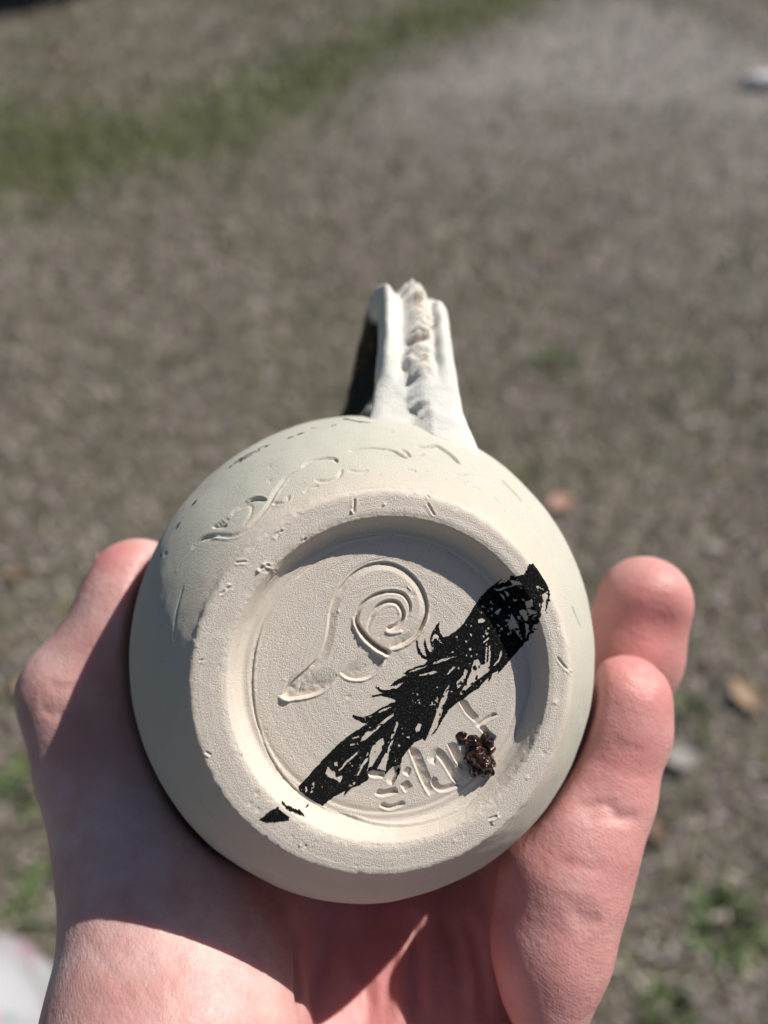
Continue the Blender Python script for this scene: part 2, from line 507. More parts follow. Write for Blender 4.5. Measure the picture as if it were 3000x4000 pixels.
IN_OFF = np.array([1.0, 0.5])
def bez(p0, p1, p2, p3, n):
    t = np.linspace(0, 1, n)[:, None]
    p0, p1, p2, p3 = map(np.array, (p0, p1, p2, p3))
    return (1 - t) ** 3 * p0 + 3 * t * (1 - t) ** 2 * p1 + 3 * t * t * (1 - t) * p2 + t ** 3 * p3
prof = np.concatenate([
    np.array([[0.0, -3.2], [10, -3.25], [20.3, -3.4]]),
    np.array([[20.9, -3.65], [21.3, -3.4], [21.9, -3.5]]),
    bez((22.0, -3.5), (22.9, -3.35), (23.3, -1.7), (24.1, -.35), 8),
    bez((24.3, -.15), (24.7, .05), (25.5, .05), (26.2, .02), 5),
    np.array([[27.7, -.05]]),
    bez((27.8, -.06), (28.35, -.12), (28.6, -.35), (28.9, -.8), 6),
    bez((29.1, -1.1), (36.2, -8.4), (43.6, -17.5), (44.3, -34.0), 40),
    bez((44.4, -36.0), (44.2, -50.0), (38.0, -58.0), (36.5, -70.0), 16)[:],
    bez((36.6, -71.5), (37, -75.0), (34.2, -75.5), (33.6, -72.0), 10),
    bez((33.4, -70.0), (35.5, -56.0), (40.5, -48.0), (40.5, -34.0), 12),
    bez((40.4, -33.0), (40.0, -14.0), (20.0, -9.5), (0.02, -9.0), 20)])
sl = np.concatenate([[0], np.cumsum(np.linalg.norm(np.diff(prof, axis=0), axis=1))])
# ring positions: fine where the camera sees the marks
def s_at(cond):
    return sl[np.argmax(cond)]
s_foot = sl[np.where((prof[:, 0] > 28.8))[0][0]]
s_belly = sl[np.where((prof[:, 1] < -36))[0][0]]
ss = np.concatenate([np.arange(.004, s_foot, .125), np.arange(s_foot, s_belly, .25), np.linspace(s_belly, sl[-1], 90)])
PR = np.interp(ss, sl, prof[:, 0]); PZ = np.interp(ss, sl, prof[:, 1])
# light smoothing of the profile
for _ in range(3):
    PR[1:-1] = (PR[:-2] + 2 * PR[1:-1] + PR[2:]) / 4; PZ[1:-1] = (PZ[:-2] + 2 * PZ[1:-1] + PZ[2:]) / 4
NT = 1536
th = np.linspace(0, 2 * np.pi, NT + 1)[:-1]
dR = np.gradient(PR, ss); dZ = np.gradient(PZ, ss); dl = np.hypot(dR, dZ)
NR, NZ = -dZ / dl, dR / dl
inner = (np.arange(len(ss)) < np.searchsorted(ss, s_foot)) * 1.0
offw = sstep(27.2, 23.5, PR) * inner
VX = PR[:, None] * np.cos(th) + (offw * IN_OFF[0])[:, None]
VY = PR[:, None] * np.sin(th) + (offw * IN_OFF[1])[:, None]
VZ = np.repeat(PZ[:, None], NT, 1)
VX = VX * (1 - .03 * sstep(28.0, 42.0, np.where(np.arange(len(PR)) < np.searchsorted(ss, s_foot), 0, PR)))[:, None]
V = np.stack([VX, VY, VZ], -1).reshape(-1, 3)
N = np.stack([NR[:, None] * np.cos(th), NR[:, None] * np.sin(th), np.repeat(NZ[:, None], NT, 1)], -1).reshape(-1, 3)
ringid = np.repeat(np.arange(len(ss)), NT)
outer_vis = ss[ringid] < s_belly + 3
base_v = ss[ringid] < s_foot

ib = np.searchsorted(ss, s_foot); ie = np.searchsorted(ss, s_belly)
def ztop(rho): return np.interp(rho, PR[:ib], PZ[:ib])
def rout(z): return np.interp(-z, -PZ[ib - 3:ie], PR[ib - 3:ie])
ts = np.linspace(85, 175, 3601)
def to_mug(px, py):
    """photo pixel -> first point of the undecorated mug surface along that sight line (mug mm)"""
    d = np.array([(px - 1500) / F, -(py - 2000) / F, -1.0])
    p = (d[None] * ts[:, None] - MUG_C) @ MB
    q = p[:, :2] - IN_OFF * sstep(27.2, 23.5, np.hypot(p[:, 0], p[:, 1]))[:, None]
    rho = np.hypot(q[:, 0], q[:, 1])
    rr = np.hypot(p[:, 0], p[:, 1])
    inside = (p[:, 2] <= .1) & (rr <= np.maximum(rout(p[:, 2]), 0)) & ((rr > 28.6) | (p[:, 2] <= ztop(rho)))
    k = np.argmax(inside)
    return p[k] if inside.any() else None
REG = {"A": (1000, 2150, 2.765), "B": (1500, 2150, 2.37), "C": (950, 2700, 2.37), "D": (1350, 2700, 2.212),
       "E": (700, 1850, 1.0369), "F": (500, 1550, 1.659), "G": (1000, 2100, 2.07375), "H": (1500, 1600, 1.8433), "I": (1100, 1000, 1.8433)}
def src(reg, pts):
    x0, y0, s = REG[reg]
    return [(x0 + x / s, y0 + y / s) for x, y in pts]
def on_mug(pts):
    r = [to_mug(x, y) for x, y in pts]
    return np.array([p for p in r if p is not None])
def catmull(P, k=6):
    P = np.asarray(P)
    if len(P) < 3: 
        t = np.linspace(0, 1, k + 1)[:, None]; return P[0] * (1 - t) + P[-1] * t
    Q = np.vstack([2 * P[0] - P[1], P, 2 * P[-1] - P[-2]]); out = []
    for i in range(1, len(Q) - 2):
        p0, p1, p2, p3 = Q[i - 1:i + 3]
        t = np.linspace(0, 1, k, endpoint=False)[:, None]
        out.append(.5 * (2 * p1 + (p2 - p0) * t + (2 * p0 - 5 * p1 + 4 * p2 - p3) * t ** 2 + (3 * p1 - p0 - 3 * p2 + p3) * t ** 3))
    return np.vstack(out + [P[-1:]])

H = np.zeros(len(V))
def near_line(pts, X, Nn, wmax):
    """subset of points close to a 3-d polyline: indices, signed distance, length parameter"""
    lo, hi = pts.min(0) - wmax, pts.max(0) + wmax
    sub = np.where(((X >= lo) & (X <= hi)).all(1))[0]
    Q = X[sub]; best = np.full(len(sub), 1e9); sg = np.zeros(len(sub)); uu = np.zeros(len(sub))
    seg = np.linalg.norm(np.diff(pts, axis=0), axis=1); cum = np.concatenate([[0], np.cumsum(seg)])
    for i in range(len(pts) - 1):
        a, b = pts[i], pts[i + 1]; ab = b - a; L2 = ab @ ab
        if L2 < 1e-9: continue
        t = np.clip(((Q - a) @ ab) / L2, 0, 1)
        w = Q - (a + t[:, None] * ab); d = np.linalg.norm(w, axis=1)
        m = d < best
        best[m] = d[m]; uu[m] = (cum[i] + t[m] * seg[i]) / cum[-1]
        sg[m] = np.sign(np.einsum('ij,ij->i', np.cross(ab[None], w[m]), Nn[sub][m]))
    return sub, best * np.where(sg == 0, 1, sg), uu
VIS = np.where(outer_vis)[0]
VV, VN = V[VIS], N[VIS]
HH = np.zeros(len(VIS))
def stroke(reg, pts, depth, wl, wr, ll=0., lr=0., p=1.2, t0=.12, t1=.12, rough=.15):
    """a tool mark: depth (mm), width left / right of the travel, burr left / right"""
    P3 = on_mug(src(reg, pts))
    if len(P3) < 2: return
    P3 = catmull(P3)
    if reg in "FHI": wl, wr, p = wl * 1.5, wr * 1.5, p * 1.2
    sub, d, u_ = near_line(P3, VV, VN, max(wl, wr) * 2.4 + .3)
    if reg == "D":
        d = d + .42; wl, wr, p, depth, ll, lr = (wl + wr) * 1.25, .17, .85, depth * .85, 0., lr * .5
    tap = np.minimum(1, np.minimum(u_ / max(t0, 1e-3), (1 - u_) / max(t1, 1e-3))) ** .7
    nz = 1 + rough * 2 * (vnoise(VV[sub] * 1.6 + 3) - .5)
    ad = np.abs(d)
    w = np.where(d > 0, wl, wr) * (.55 + .45 * tap)
    h = -depth * 1.3 * tap * nz * np.clip(1 - ad / w, 0, 1) ** p
    lp = np.where(d > 0, ll, lr)
    nz2 = .5 + 1.0 * vnoise(VV[sub] * 2.6 + 9)
    lw = .16 + .18 * np.abs(lp)
    h = h + lp * tap * nz2 * np.exp(-((ad - w - lw * .6) / lw) ** 2)
    HH[sub] = HH[sub] + h

# --- incised spiral on the foot recess (travel: tail -> top -> inside)
stroke("G", [(215, 1290), (300, 1170), (400, 1080), (500, 980), (555, 870), (585, 740), (600, 610), (640, 480), (705, 380), (790, 290), (900, 225), (1020, 203), (1130, 222), (1240, 285), (1330, 385), (1378, 500), (1385, 600), (1350, 710), (1280, 800), (1180, 858), (1085, 895)], .42, .22, 1.15, .03, 0, p=1.0, t0=.04, t1=.04)
stroke("G", [(665, 385), (740, 300), (830, 235), (930, 190), (1040, 170)], .14, .15, .3)
stroke("G", [(1385, 620), (1340, 720), (1290, 790), (1200, 860), (1080, 900)], .18, .25, .5, .22, 0)
stroke("G", [(1085, 945), (985, 885), (890, 800), (825, 710), (815, 640), (840, 570), (890, 515), (970, 465), (1080, 438), (1185, 455), (1238, 520), (1245, 590), (1205, 670)], .55, .35, .42, .06, .0, p=.9, t0=.03, t1=.2)
stroke("G", [(1085, 950), (985, 895), (890, 815), (822, 715), (800, 630)], .75, .42, .65, .42, 0, p=.7, t0=.06, t1=.35)
stroke("G", [(900, 755), (915, 690), (950, 600), (1000, 545), (1070, 515), (1145, 525), (1190, 590), (1190, 660), (1130, 725), (1055, 740)], .5, .3, .55, .05, .1, p=.9, t0=.35, t1=.05)
stroke("G", [(1040, 760), (1100, 775), (1190, 760)], -.22, .4, .4, p=1)
stroke("G", [(1225, 395), (1260, 430)], -.18, .12, .12)
# tail scoop and scallop
stroke("G", [(205, 1285), (260, 1300), (360, 1290), (480, 1262), (580, 1205), (665, 1115)], .62, 3.8, .22, 0, .20, p=1.15, t0=.02, t1=.4)
stroke("G", [(350, 1270), (365, 1200), (430, 1120), (500, 1020)], .14, .6, .1)
stroke("G", [(175, 1290), (215, 1300), (285, 1325)], -.35, .35, .35, p=.8, t0=.3, t1=.5)
stroke("G", [(680, 1088), (740, 1132), (830, 1145), (925, 1118), (995, 1050), (1035, 975)], 0.40, 3.4, .2, 0, .16, p=1.3, t0=.15, t1=.1)
# signature letters
LW = dict(p=.5, t0=.12, t1=.12, rough=.1)
stroke("D", [(190, 690), (250, 715), (335, 715)], .55, .38, .42, .05, .12, **LW)
stroke("D", [(375, 800), (410, 720), (455, 650)], .55, .45, .4, .0, .15, **LW)
stroke("D", [(260, 862), (330, 878), (450, 850)], .6, .4, .38, .05, .12, **LW)
stroke("D", [(300, 965), (390, 995), (510, 950)], .5, .28, .35, .0, .14, **LW)
stroke("D", [(505, 680), (560, 705)], .45, .45, .45, .0, .12, **LW)
stroke("D", [(495, 790), (545, 860)], .6, .55, .55, .0, .14, **LW)
stroke("D", [(570, 485), (630, 640), (690, 780), (750, 885)], .6, .55, .65, .0, .2, p=.5, t0=.15, t1=.06)
stroke("D", [(745, 630), (755, 570), (800, 540), (870, 620), (930, 720), (985, 785)], .55, .48, .55, .0, .14, p=.5, t0=.1, t1=.06)
stroke("D", [(780, 740), (775, 800), (830, 840), (920, 820), (990, 790)], .45, .5, .25, .0, .1, p=.8, t0=.1, t1=.1)
stroke("D", [(905, 445), (960, 560), (1030, 670)], .65, .5, .5, .0, .2, **LW)
stroke("D", [(1005, 75), (1060, 170), (1140, 250)], .6, .35, .5, .0, .12, **LW)
stroke("D", [(1125, 295), (1200, 240), (1295, 180)], .45, .2, .3, .0, .1, **LW)
stroke("D", [(1175, 295), (1230, 360), (1300, 415)], .6, .3, .4, .0, .08, **LW)
# rings left by turning, scratches and chips
stroke("E", [(340, 600), (308, 720), (298, 850), (315, 1000), (370, 1150), (470, 1280), (620, 1380)], .16, .2, .3, .12, 0, t0=.1)
stroke("E", [(640, 310), (540, 370), (470, 430)], .15, .15, .25)
stroke("E", [(640, 1375), (800, 1425), (960, 1425), (1130, 1370), (1190, 1320)], .3, .35, .35, .12, .05)
stroke("E", [(1415, 750), (1420, 850), (1400, 950), (1360, 1050)], .16, .25, .25, .08, 0)
stroke("E", [(620, 280), (780, 250), (900, 255), (1040, 290), (1150, 350)], .15, .2, .2, .08)
for r in (([(712, 100), (708, 160)], .5), ([(1000, 82), (1015, 100)], .3), ([(1005, 118), (1035, 170)], .35), ([(1530, 740), (1560, 780), (1590, 815)], .4), ([(350, 450), (400, 400)], .6), ([(225, 360), (275, 355)], .3),
          ([(165, 490), (210, 455)], .25), ([(330, 385), (360, 370), (395, 395)], .5), ([(420, 228), (395, 250)], .3), ([(515, 260), (505, 275)], .4), ([(105, 1125), (130, 1140)], .3), ([(80, 760), (95, 750)], .3),
          ([(530, 1505), (590, 1440)], .12), ([(1250, 1400), (1300, 1380)], .3), ([(1420, 1520), (1560, 1400)], .18)):
    stroke("E", r[0], r[1] * .6, .2, .28, .05, .10, p=.8)
for x, y, r, a in ((200, 450, 5, .35), (185, 470, 6, .3), (345, 372, 8, .5), (320, 395, 7, .5), (405, 240, 5, .3), (385, 262, 6, .3), (420, 225, 4, .3), (830, 125, 5, .35), (700, 155, 6, .4), (1275, 1400, 9, .4), (1290, 1385, 6, .4), (1270, 1415, 5, .35), (510, 1510, 5, -.3), (720, 1590, 3, -.2), (490, 1505, 4, .3)):
    c = to_mug(700 + x / 1.0369, 1850 + y / 1.0369)
    if c is None: continue
    rr = r / 25.
    d2 = ((VV - c) ** 2).sum(1); m = d2 < (rr * 3) ** 2
    HH[m] += .7 * a * np.exp(-d2[m] / rr ** 2) * (.2 + 1.5 * vnoise(VV[m] * 3))
# random pits and crumbs
for i in range(70):
    a = rng.random() * 6.283; r = 24.2 + 4.3 * rng.random() if i < 34 else 21 * rng.random() ** .5
    if i >= 58:
        a = rng.random() * 2.6 + .2; r = 31 + rng.random() * 10
        zc = -np.interp(r, PR[ib:ie], -PZ[ib:ie])
    else: zc = None
    c = np.array([r * math.cos(a), r * math.sin(a)])
    rad = .12 + .28 * rng.random() ** 2
    m = ((VV[:, 0] - c[0]) ** 2 + (VV[:, 1] - c[1]) ** 2) < (3 * rad) ** 2
    d2 = ((VV[m, :2] - c) ** 2).sum(1)
    HH[m] += rng.choice([-1, -1, 1]) * (.05 + .10 * rng.random()) * np.exp(-d2 / rad ** 2)
# vine incised round the belly
VI = dict(p=1.0, rough=.2)
stroke("F", [(390, 985), (470, 920), (560, 900), (660, 905), (740, 880), (830, 800), (910, 700), (960, 610), (1030, 520), (1110, 480)], .35, .5, .25, .0, .14, **VI)
stroke("F", [(395, 980), (460, 925), (560, 900)], .5, .3, .5, **VI)
stroke("F", [(540, 845), (640, 780), (700, 720), (780, 665), (850, 650), (900, 668)], .7, .2, .55, .05, 0, **VI)
stroke("F", [(540, 840), (590, 845), (640, 835)], .4, .4, .2, **VI)
stroke("F", [(690, 735), (790, 700), (790, 770), (740, 830)], .18, .25, .25, **VI)
stroke("F", [(930, 690), (1010, 685), (1050, 640)], .35, .3, .25, 0, .12, **VI)
stroke("F", [(1120, 455), (1180, 415), (1260, 395), (1340, 400), (1360, 430)], .45, .2, .4, **VI)
stroke("F", [(1210, 545), (1290, 548), (1360, 525), (1390, 470)], .28, .3, .3, **VI)
stroke("F", [(1430, 350), (1500, 335), (1580, 330), (1659, 340)], .45, .2, .35, **VI)
stroke("F", [(1420, 480), (1500, 490), (1560, 485)], .2, .3, .3, **VI)
stroke("F", [(300, 1140), (330, 1060), (370, 1010), (430, 960)], .25, .35, .35, .05, .05, **VI)
stroke("F", [(1140, 625), (1180, 590), (1240, 580)], .25, .2, .2, **VI)
stroke("I", [(700, 1385), (800, 1400), (880, 1445), (910, 1445)], .55, .2, .3, **VI)
stroke("I", [(850, 1385), (900, 1410), (940, 1445), (1030, 1420)], .45, .2, .3, **VI)
stroke("I", [(965, 1370), (1050, 1370), (1110, 1362), (1170, 1395), (1230, 1440), (1290, 1500)], .75, .3, .45, .1, .05, **VI)
stroke("I", [(900, 1540), (970, 1552)], .3, .2, .2, **VI)
stroke("I", [(1240, 1570), (1340, 1575), (1440, 1580)], .25, .25, .25, **VI)
stroke("H", [(850, 490), (920, 560), (980, 620), (1015, 660)], .75, .35, .5, .1, .1, **VI)
stroke("H", [(1040, 690), (1090, 720), (1125, 750)], .4, .3, .3, **VI)
stroke("H", [(1350, 1410), (1390, 1500), (1430, 1590)], .35, .3, .3, .05, **VI)
stroke("H", [(640, 560), (700, 575)], .2, .3, .2, **VI)
stroke("H", [(790, 620), (850, 690)], .22, .2, .2, **VI)
for pts in ([(660, 600), (660, 660), (690, 850), (735, 1010), (720, 990)], [(820, 1180), (900, 1290), (1000, 1420)], [(790, 300), (760, 420), (750, 560)]):
    P_ = [(0 + x / 1.106, 2000 + y / 1.106) for x, y in pts]
    REG["J"] = (0, 2000, 1.106)
    stroke("J", pts, .12, .4, .4, .0, .0, **VI)
# clay surface: throwing wobble, grit
big = (fbm(VV * np.array([.09, .09, .09]) + 2, 3) - .5) * .55
grit = (fbm(VV * 1.9 + 7, 3, .6) - .5) * .022 + (fbm(VV * .45 + 5, 2) - .5) * .10
is_wall = (np.hypot(VV[:, 0], VV[:, 1]) > 29) | (VV[:, 2] < -6)
rimcrumb = np.exp(-((np.hypot(VV[:, 0] - IN_OFF[0] * .6, VV[:, 1] - IN_OFF[1] * .6) - 24.3) / .5) ** 2) * (fbm(VV * 1.4 + 21, 3) - .5) * .2
edgecrumb = np.exp(-((np.hypot(VV[:, 0], VV[:, 1]) - 28.7) / .7) ** 2) * (fbm(VV * .8 + 41, 3) - .5) * .26
HH += big * np.where(is_wall, 1.0, .12) + grit * np.where(is_wall, .5, 1.0) + np.where(VV[:, 2] > -4, rimcrumb + edgecrumb, 0)
rho_in = np.hypot(VV[:, 0] - IN_OFF[0], VV[:, 1] - IN_OFF[1])
turn = vnoise(np.column_stack([rho_in * 2.6, VV[:, 2] * .6, 0 * rho_in + 3])) - .5
HH += turn * np.where(is_wall, .018, .035 + .05 * np.exp(-((rho_in - 22.5) / 1.6) ** 2))
fade = sstep(s_belly + 3, s_belly - 4, ss[ringid[VIS]])
V[VIS] += VN * (HH * fade)[:, None]

nr = len(ss)
idm = np.arange(nr * NT).reshape(nr, NT); idn = np.roll(idm, -1, 1)
MF = np.stack([idm[:-1].ravel(), idm[1:].ravel(), idn[1:].ravel(), idn[:-1].ravel()], 1)

# clay material: bare pinkish clay on the foot, cream bevel, greenish white slip on the belly, dark glaze inside and at the lip
mat_clay, nt, bs = new_mat("mug_clay")
tc = nd(nt, 'ShaderNodeTexCoord').outputs['Object']
sx = nd(nt, 'ShaderNodeSeparateXYZ'); nt.links.new(tc, sx.inputs[0])
r2 = math_n(nt, 'SQRT', math_n(nt, 'ADD', math_n(nt, 'MULTIPLY', sx.outputs['X'], sx.outputs['X']), math_n(nt, 'MULTIPLY', sx.outputs['Y'], sx.outputs['Y'])))
nA = noise_node(nt, tc, .16, 4); nB = noise_node(nt, tc, 3.2, 3); nC = noise_node(nt, tc, .5, 5)
rj = math_n(nt, 'ADD', r2, math_n(nt, 'MULTIPLY', math_n(nt, 'SUBTRACT', nA, .5), 5.0))
zone = math_n(nt, 'DIVIDE', rj, 50.0)
colr = ramp(nt, zone, [(.0, (.69, .61, .525)), (.555, (.69, .61, .525)), (.60, (.62, .56, .465)), (.655, (.56, .545, .46)), (.74, (.54, .54, .46)), (1, (.535, .54, .462))])
colr = mix(nt, ramp(nt, nC, [(.35, (0, 0, 0)), (.75, (.5, .5, .5))]), colr, (.64, .56, .48, 1))
speck = ramp(nt, noise_node(nt, tc, 2.4, 2, .4), [(.69, (0, 0, 0)), (.76, (.5, .5, .5))])
colr = mix(nt, speck, colr, (.22, .17, .13, 1))
inside = math_n(nt, 'LESS_THAN', sx.outputs['Z'], -50.0)
glz = ramp(nt, nA, [(.3, (.012, .010, .008)), (.6, (.05, .03, .015)), (.8, (.02, .05, .04))])
colr = mix(nt, inside, colr, glz)
nt.links.new(colr, bs.inputs['Base Color'])
rg = math_n(nt, 'SUBTRACT', .82, math_n(nt, 'MULTIPLY', inside, .6))
nt.links.new(rg, bs.inputs['Roughness'])
bs.inputs['Specular IOR Level'].default_value = .28
nf = noise_node(nt, tc, 5.5, 3, .6)
bump(nt, bs, nf, .022, .35)
body = mesh_obj("body", V, np.vstack([MF]), mat_clay, mug)

# ---- black print laid on the clay
def poly_xy(regpts):
    P = on_mug(regpts)
    return P[:, :2]
OUT = (src("B", [(1300, 225), (1240, 232), (1180, 240), (1100, 265), (1030, 310), (960, 360), (900, 420), (860, 480), (820, 540), (780, 610), (730, 680), (670, 740), (600, 790), (550, 800), (520, 770), (510, 720), (512, 665), (490, 675), (460, 730), (435, 770), (425, 830), (440, 890), (445, 945), (415, 930), (395, 870), (375, 808), (368, 850), (380, 920), (398, 985), (355, 960), (322, 900), (305, 830), (292, 835), (312, 940), (355, 995), (405, 1018), (380, 1050), (300, 1075), (210, 1110), (180, 1140), (215, 1150), (150, 1180), (90, 1220), (55, 1258), (115, 1250), (190, 1215), (110, 1285)])
       + src("A", [(1500, 1490), (1430, 1505), (1355, 1500), (1300, 1460), (1292, 1475), (1330, 1520), (1380, 1545), (1340, 1545), (1250, 1568), (1252, 1584), (1340, 1572), (1420, 1582), (1510, 1620)])
       + src("C", [(1410, 90), (1350, 120), (1250, 170), (1150, 230), (1090, 240), (1020, 215), (1010, 235), (1050, 265), (1100, 290), (1145, 305), (1080, 345), (960, 420), (850, 520), (750, 620), (640, 740), (560, 830), (512, 885), (520, 915), (580, 965), (650, 1020), (740, 1058), (780, 1020), (850, 970), (950, 920), (926, 974), (1000, 900), (1080, 870), (1150, 820), (1165, 790), (1150, 760), (1200, 725), (1240, 735), (1310, 750), (1312, 778), (1345, 740), (1380, 700), (1430, 700), (1425, 770), (1398, 842), (1448, 760), (1458, 690), (1468, 620), (1530, 535), (1580, 480), (1659, 440)])
       + src("E", [(985, 1074), (998, 1083), (1040, 1045), (1062, 1005), (1090, 960), (1130, 922)])
       + src("B", [(730, 1385), (790, 1330), (870, 1280), (940, 1200), (970, 1180), (962, 1232), (988, 1190), (1000, 1140), (1060, 1110), (1053, 1142), (1110, 1080), (1170, 1010), (1230, 940), (1285, 880), (1330, 830), (1390, 760), (1430, 690), (1455, 620), (1450, 560), (1455, 480), (1480, 400), (1505, 380), (1510, 450), (1486, 560), (1500, 577), (1527, 480), (1537, 380), (1532, 300), (1508, 235), (1490, 185), (1460, 142), (1420, 118), (1375, 116), (1335, 138), (1314, 175), (1318, 210)]))
ADD = [src("C", [(145, 1190), (230, 1120), (320, 1070), (350, 1110), (430, 1165), (420, 1200), (330, 1210), (200, 1214)]),
       src("C", [(345, 1015), (420, 1060), (500, 1105), (520, 1090), (575, 1165), (490, 1140), (420, 1105), (355, 1045)]),
       src("C", [(575, 1075), (612, 1042), (607, 1065), (590, 1082)]),
       src("B", [(1458, 108), (1520, 175), (1562, 272), (1545, 262), (1505, 185)]),
       src("B", [(1585, 350), (1602, 440), (1590, 430)])]
WH = [("B", [(440, 800), (470, 765), (510, 790), (530, 840), (560, 870), (520, 850), (490, 810), (460, 815), (450, 850), (460, 900), (450, 935), (432, 880)]),
      ("B", [(420, 1050), (540, 1000), (690, 975), (560, 1022), (430, 1064)]), ("B", [(330, 1150), (480, 1108), (500, 1130), (420, 1152), (320, 1162)]),
      ("B", [(575, 1150), (640, 1068), (662, 1080), (600, 1142)]), ("B", [(210, 1118), (330, 1085), (420, 1062), (330, 1100), (225, 1135)]),
      ("B", [(810, 1060), (830, 1010), (870, 1000), (900, 1060), (940, 1050), (945, 850), (960, 840), (955, 1040), (972, 1030), (975, 870), (990, 870), (992, 1030), (980, 1130), (900, 1180), (800, 1260), (690, 1368), (700, 1320), (760, 1220), (800, 1130)]),
      ("B", [(675, 1285), (668, 1220), (735, 1150), (745, 1090), (775, 1110), (760, 1180), (700, 1270)]),
      ("B", [(900, 860), (970, 800), (982, 815), (910, 867)]), ("B", [(1010, 1070), (1060, 1000), (1083, 918), (1097, 928), (1082, 1000), (1030, 1067)]),
      ("B", [(605, 1228), (568, 1290), (528, 1380), (488, 1480), (448, 1600), (423, 1670), (393, 1740), (372, 1775), (402, 1772), (452, 1700), (492, 1640), (532, 1520), (562, 1430), (594, 1330), (614, 1258)]),
      ("B", [(1010, 350), (1060, 360), (1150, 328), (1240, 268), (1250, 290), (1170, 337), (1080, 382), (1030, 380)]),
      ("B", [(1075, 395), (1100, 410), (1130, 468), (1110, 457), (1072, 420)]), ("B", [(1110, 370), (1140, 380), (1168, 438), (1138, 427)]), ("B", [(978, 448), (1002, 485), (985, 492)]),
      ("B", [(1110, 262), (1190, 250), (1150, 275), (1060, 320), (1050, 310)]),
      ("B", [(1305, 465), (1360, 450), (1380, 500), (1370, 550), (1330, 550), (1310, 500)]),
      ("B", [(1265, 545), (1310, 540), (1332, 590), (1322, 640), (1352, 740), (1310, 832), (1313, 750), (1308, 660), (1280, 610), (1250, 580)]),
      ("B", [(1180, 572), (1212, 620), (1242, 690), (1272, 780), (1282, 842), (1240, 780), (1200, 730), (1150, 742), (1150, 700), (1128, 680), (1170, 640)]),
      ("B", [(1020, 575), (1070, 532), (1082, 555), (1050, 602)]), ("B", [(890, 508), (932, 518), (920, 542)]), ("B", [(868, 650), (900, 622), (942, 645), (932, 668), (880, 672)]),
      ("B", [(1258, 328), (1302, 355), (1290, 365)]), ("B", [(1410, 345), (1470, 332), (1482, 350), (1420, 362)]), ("B", [(1487, 395), (1502, 385), (1502, 450), (1490, 540), (1478, 542)]),
      ("B", [(1230, 605), (1260, 610), (1268, 640), (1240, 640)]), ("B", [(1130, 770), (1170, 740), (1180, 775), (1150, 785)]), ("B", [(1385, 620), (1410, 590), (1425, 600), (1400, 645)]),
      ("C", [(1230, 725), (1320, 745), (1335, 660), (1355, 560), (1402, 438), (1370, 460), (1330, 540), (1280, 640)]),
      ("C", [(1150, 720), (1168, 640), (1160, 590), (1210, 470), (1300, 420), (1312, 470), (1290, 540), (1240, 630), (1200, 700), (1170, 705)]),
      ("C", [(1330, 490), (1380, 400), (1410, 310), (1430, 248), (1442, 300), (1402, 400), (1345, 482)]),
      ("C", [(1080, 470), (1110, 398), (1200, 338), (1300, 265), (1402, 195), (1402, 222), (1300, 302), (1210, 382), (1120, 462)]),
      ("C", [(1000, 428), (1090, 408), (1102, 425), (1010, 442)]), ("C", [(980, 488), (1060, 478), (1072, 495), (990, 507)]),
      ("C", [(870, 740), (960, 638), (1070, 546), (1077, 560), (972, 657), (887, 747)]),
      ("C", [(755, 770), (780, 688), (822, 730), (850, 740), (860, 800), (920, 776), (927, 800), (900, 852), (860, 820), (800, 802)]),
      ("C", [(840, 663), (872, 648), (872, 692), (845, 692)]), ("C", [(630, 858), (662, 833), (662, 882)]),
      ("C", [(1040, 800), (1080, 700), (1138, 620), (1148, 560), (1162, 560), (1157, 640), (1092, 722), (1050, 812)]),
      ("C", [(1590, 350), (1620, 293), (1652, 300), (1642, 372), (1600, 382)]), ("C", [(1500, 428), (1540, 412), (1542, 442)]),
      ("C", [(1250, 190), (1330, 150), (1390, 140), (1330, 170), (1260, 205)])]
DOT = [("B", 672, 800, 14), ("B", 1090, 725, 18), ("B", 970, 720, 15), ("B", 1060, 695, 12), ("B", 1130, 700, 10), ("B", 635, 940, 12), ("B", 765, 975, 12), ("B", 810, 975, 13), ("B", 855, 960, 10), ("B", 690, 1090, 15), ("B", 760, 840, 14), ("B", 800, 915, 17), ("B", 900, 575, 12), ("B", 1000, 605, 12), ("B", 1160, 520, 11), ("B", 1215, 460, 13), ("B", 1150, 775, 14), ("B", 640, 1080, 12), ("C", 1445, 500, 18), ("C", 1480, 390, 10), ("C", 1030, 850, 16), ("C", 1470, 345, 9)]
FC = V[MF[:ib * NT]].mean(1)
CXY = FC[:, :2]
jit = np.column_stack([fbm(np.column_stack([CXY * 2.2, 0 * CXY[:, 0]]), 2), fbm(np.column_stack([CXY * 2.2, 0 * CXY[:, 0] + 9]), 2)]) - .5
CJ = CXY + jit * (.2 + .7 * sstep(23.0, 25.0, np.hypot(CXY[:, 0], CXY[:, 1])) * (CXY[:, 0] > 0))[:, None]
mask = in_poly(CJ, poly_xy(OUT))
sel = np.where((np.abs(CXY[:, 0]) < 40))[0]
for a_ in ADD: mask |= in_poly(CJ, poly_xy(a_))
def shrink(P, k):
    # pull a white opening in a little, across its long axis only
    c = P.mean(0); u_, s_, vt = np.linalg.svd(P - c)
    q_ = (P - c) @ vt.T; q_[:, 1] *= k; q_[:, 0] *= .5 + .5 * k
    return q_ @ vt + c
for rgn, pts in WH:
    pw = shrink(poly_xy(src(rgn, pts)), .9)
    mask &= ~(in_poly(CJ, pw) & (fbm(np.column_stack([CXY * 1.7, 0 * CXY[:, 0] + 5]), 2) < .70))
for rgn, x, y, r in DOT:
    c = to_mug(*src(rgn, [(x, y)])[0])
    rr = .75 * r / REG[rgn][2] / 26.
    mask &= ((CJ - c[:2]) ** 2).sum(1) > rr ** 2
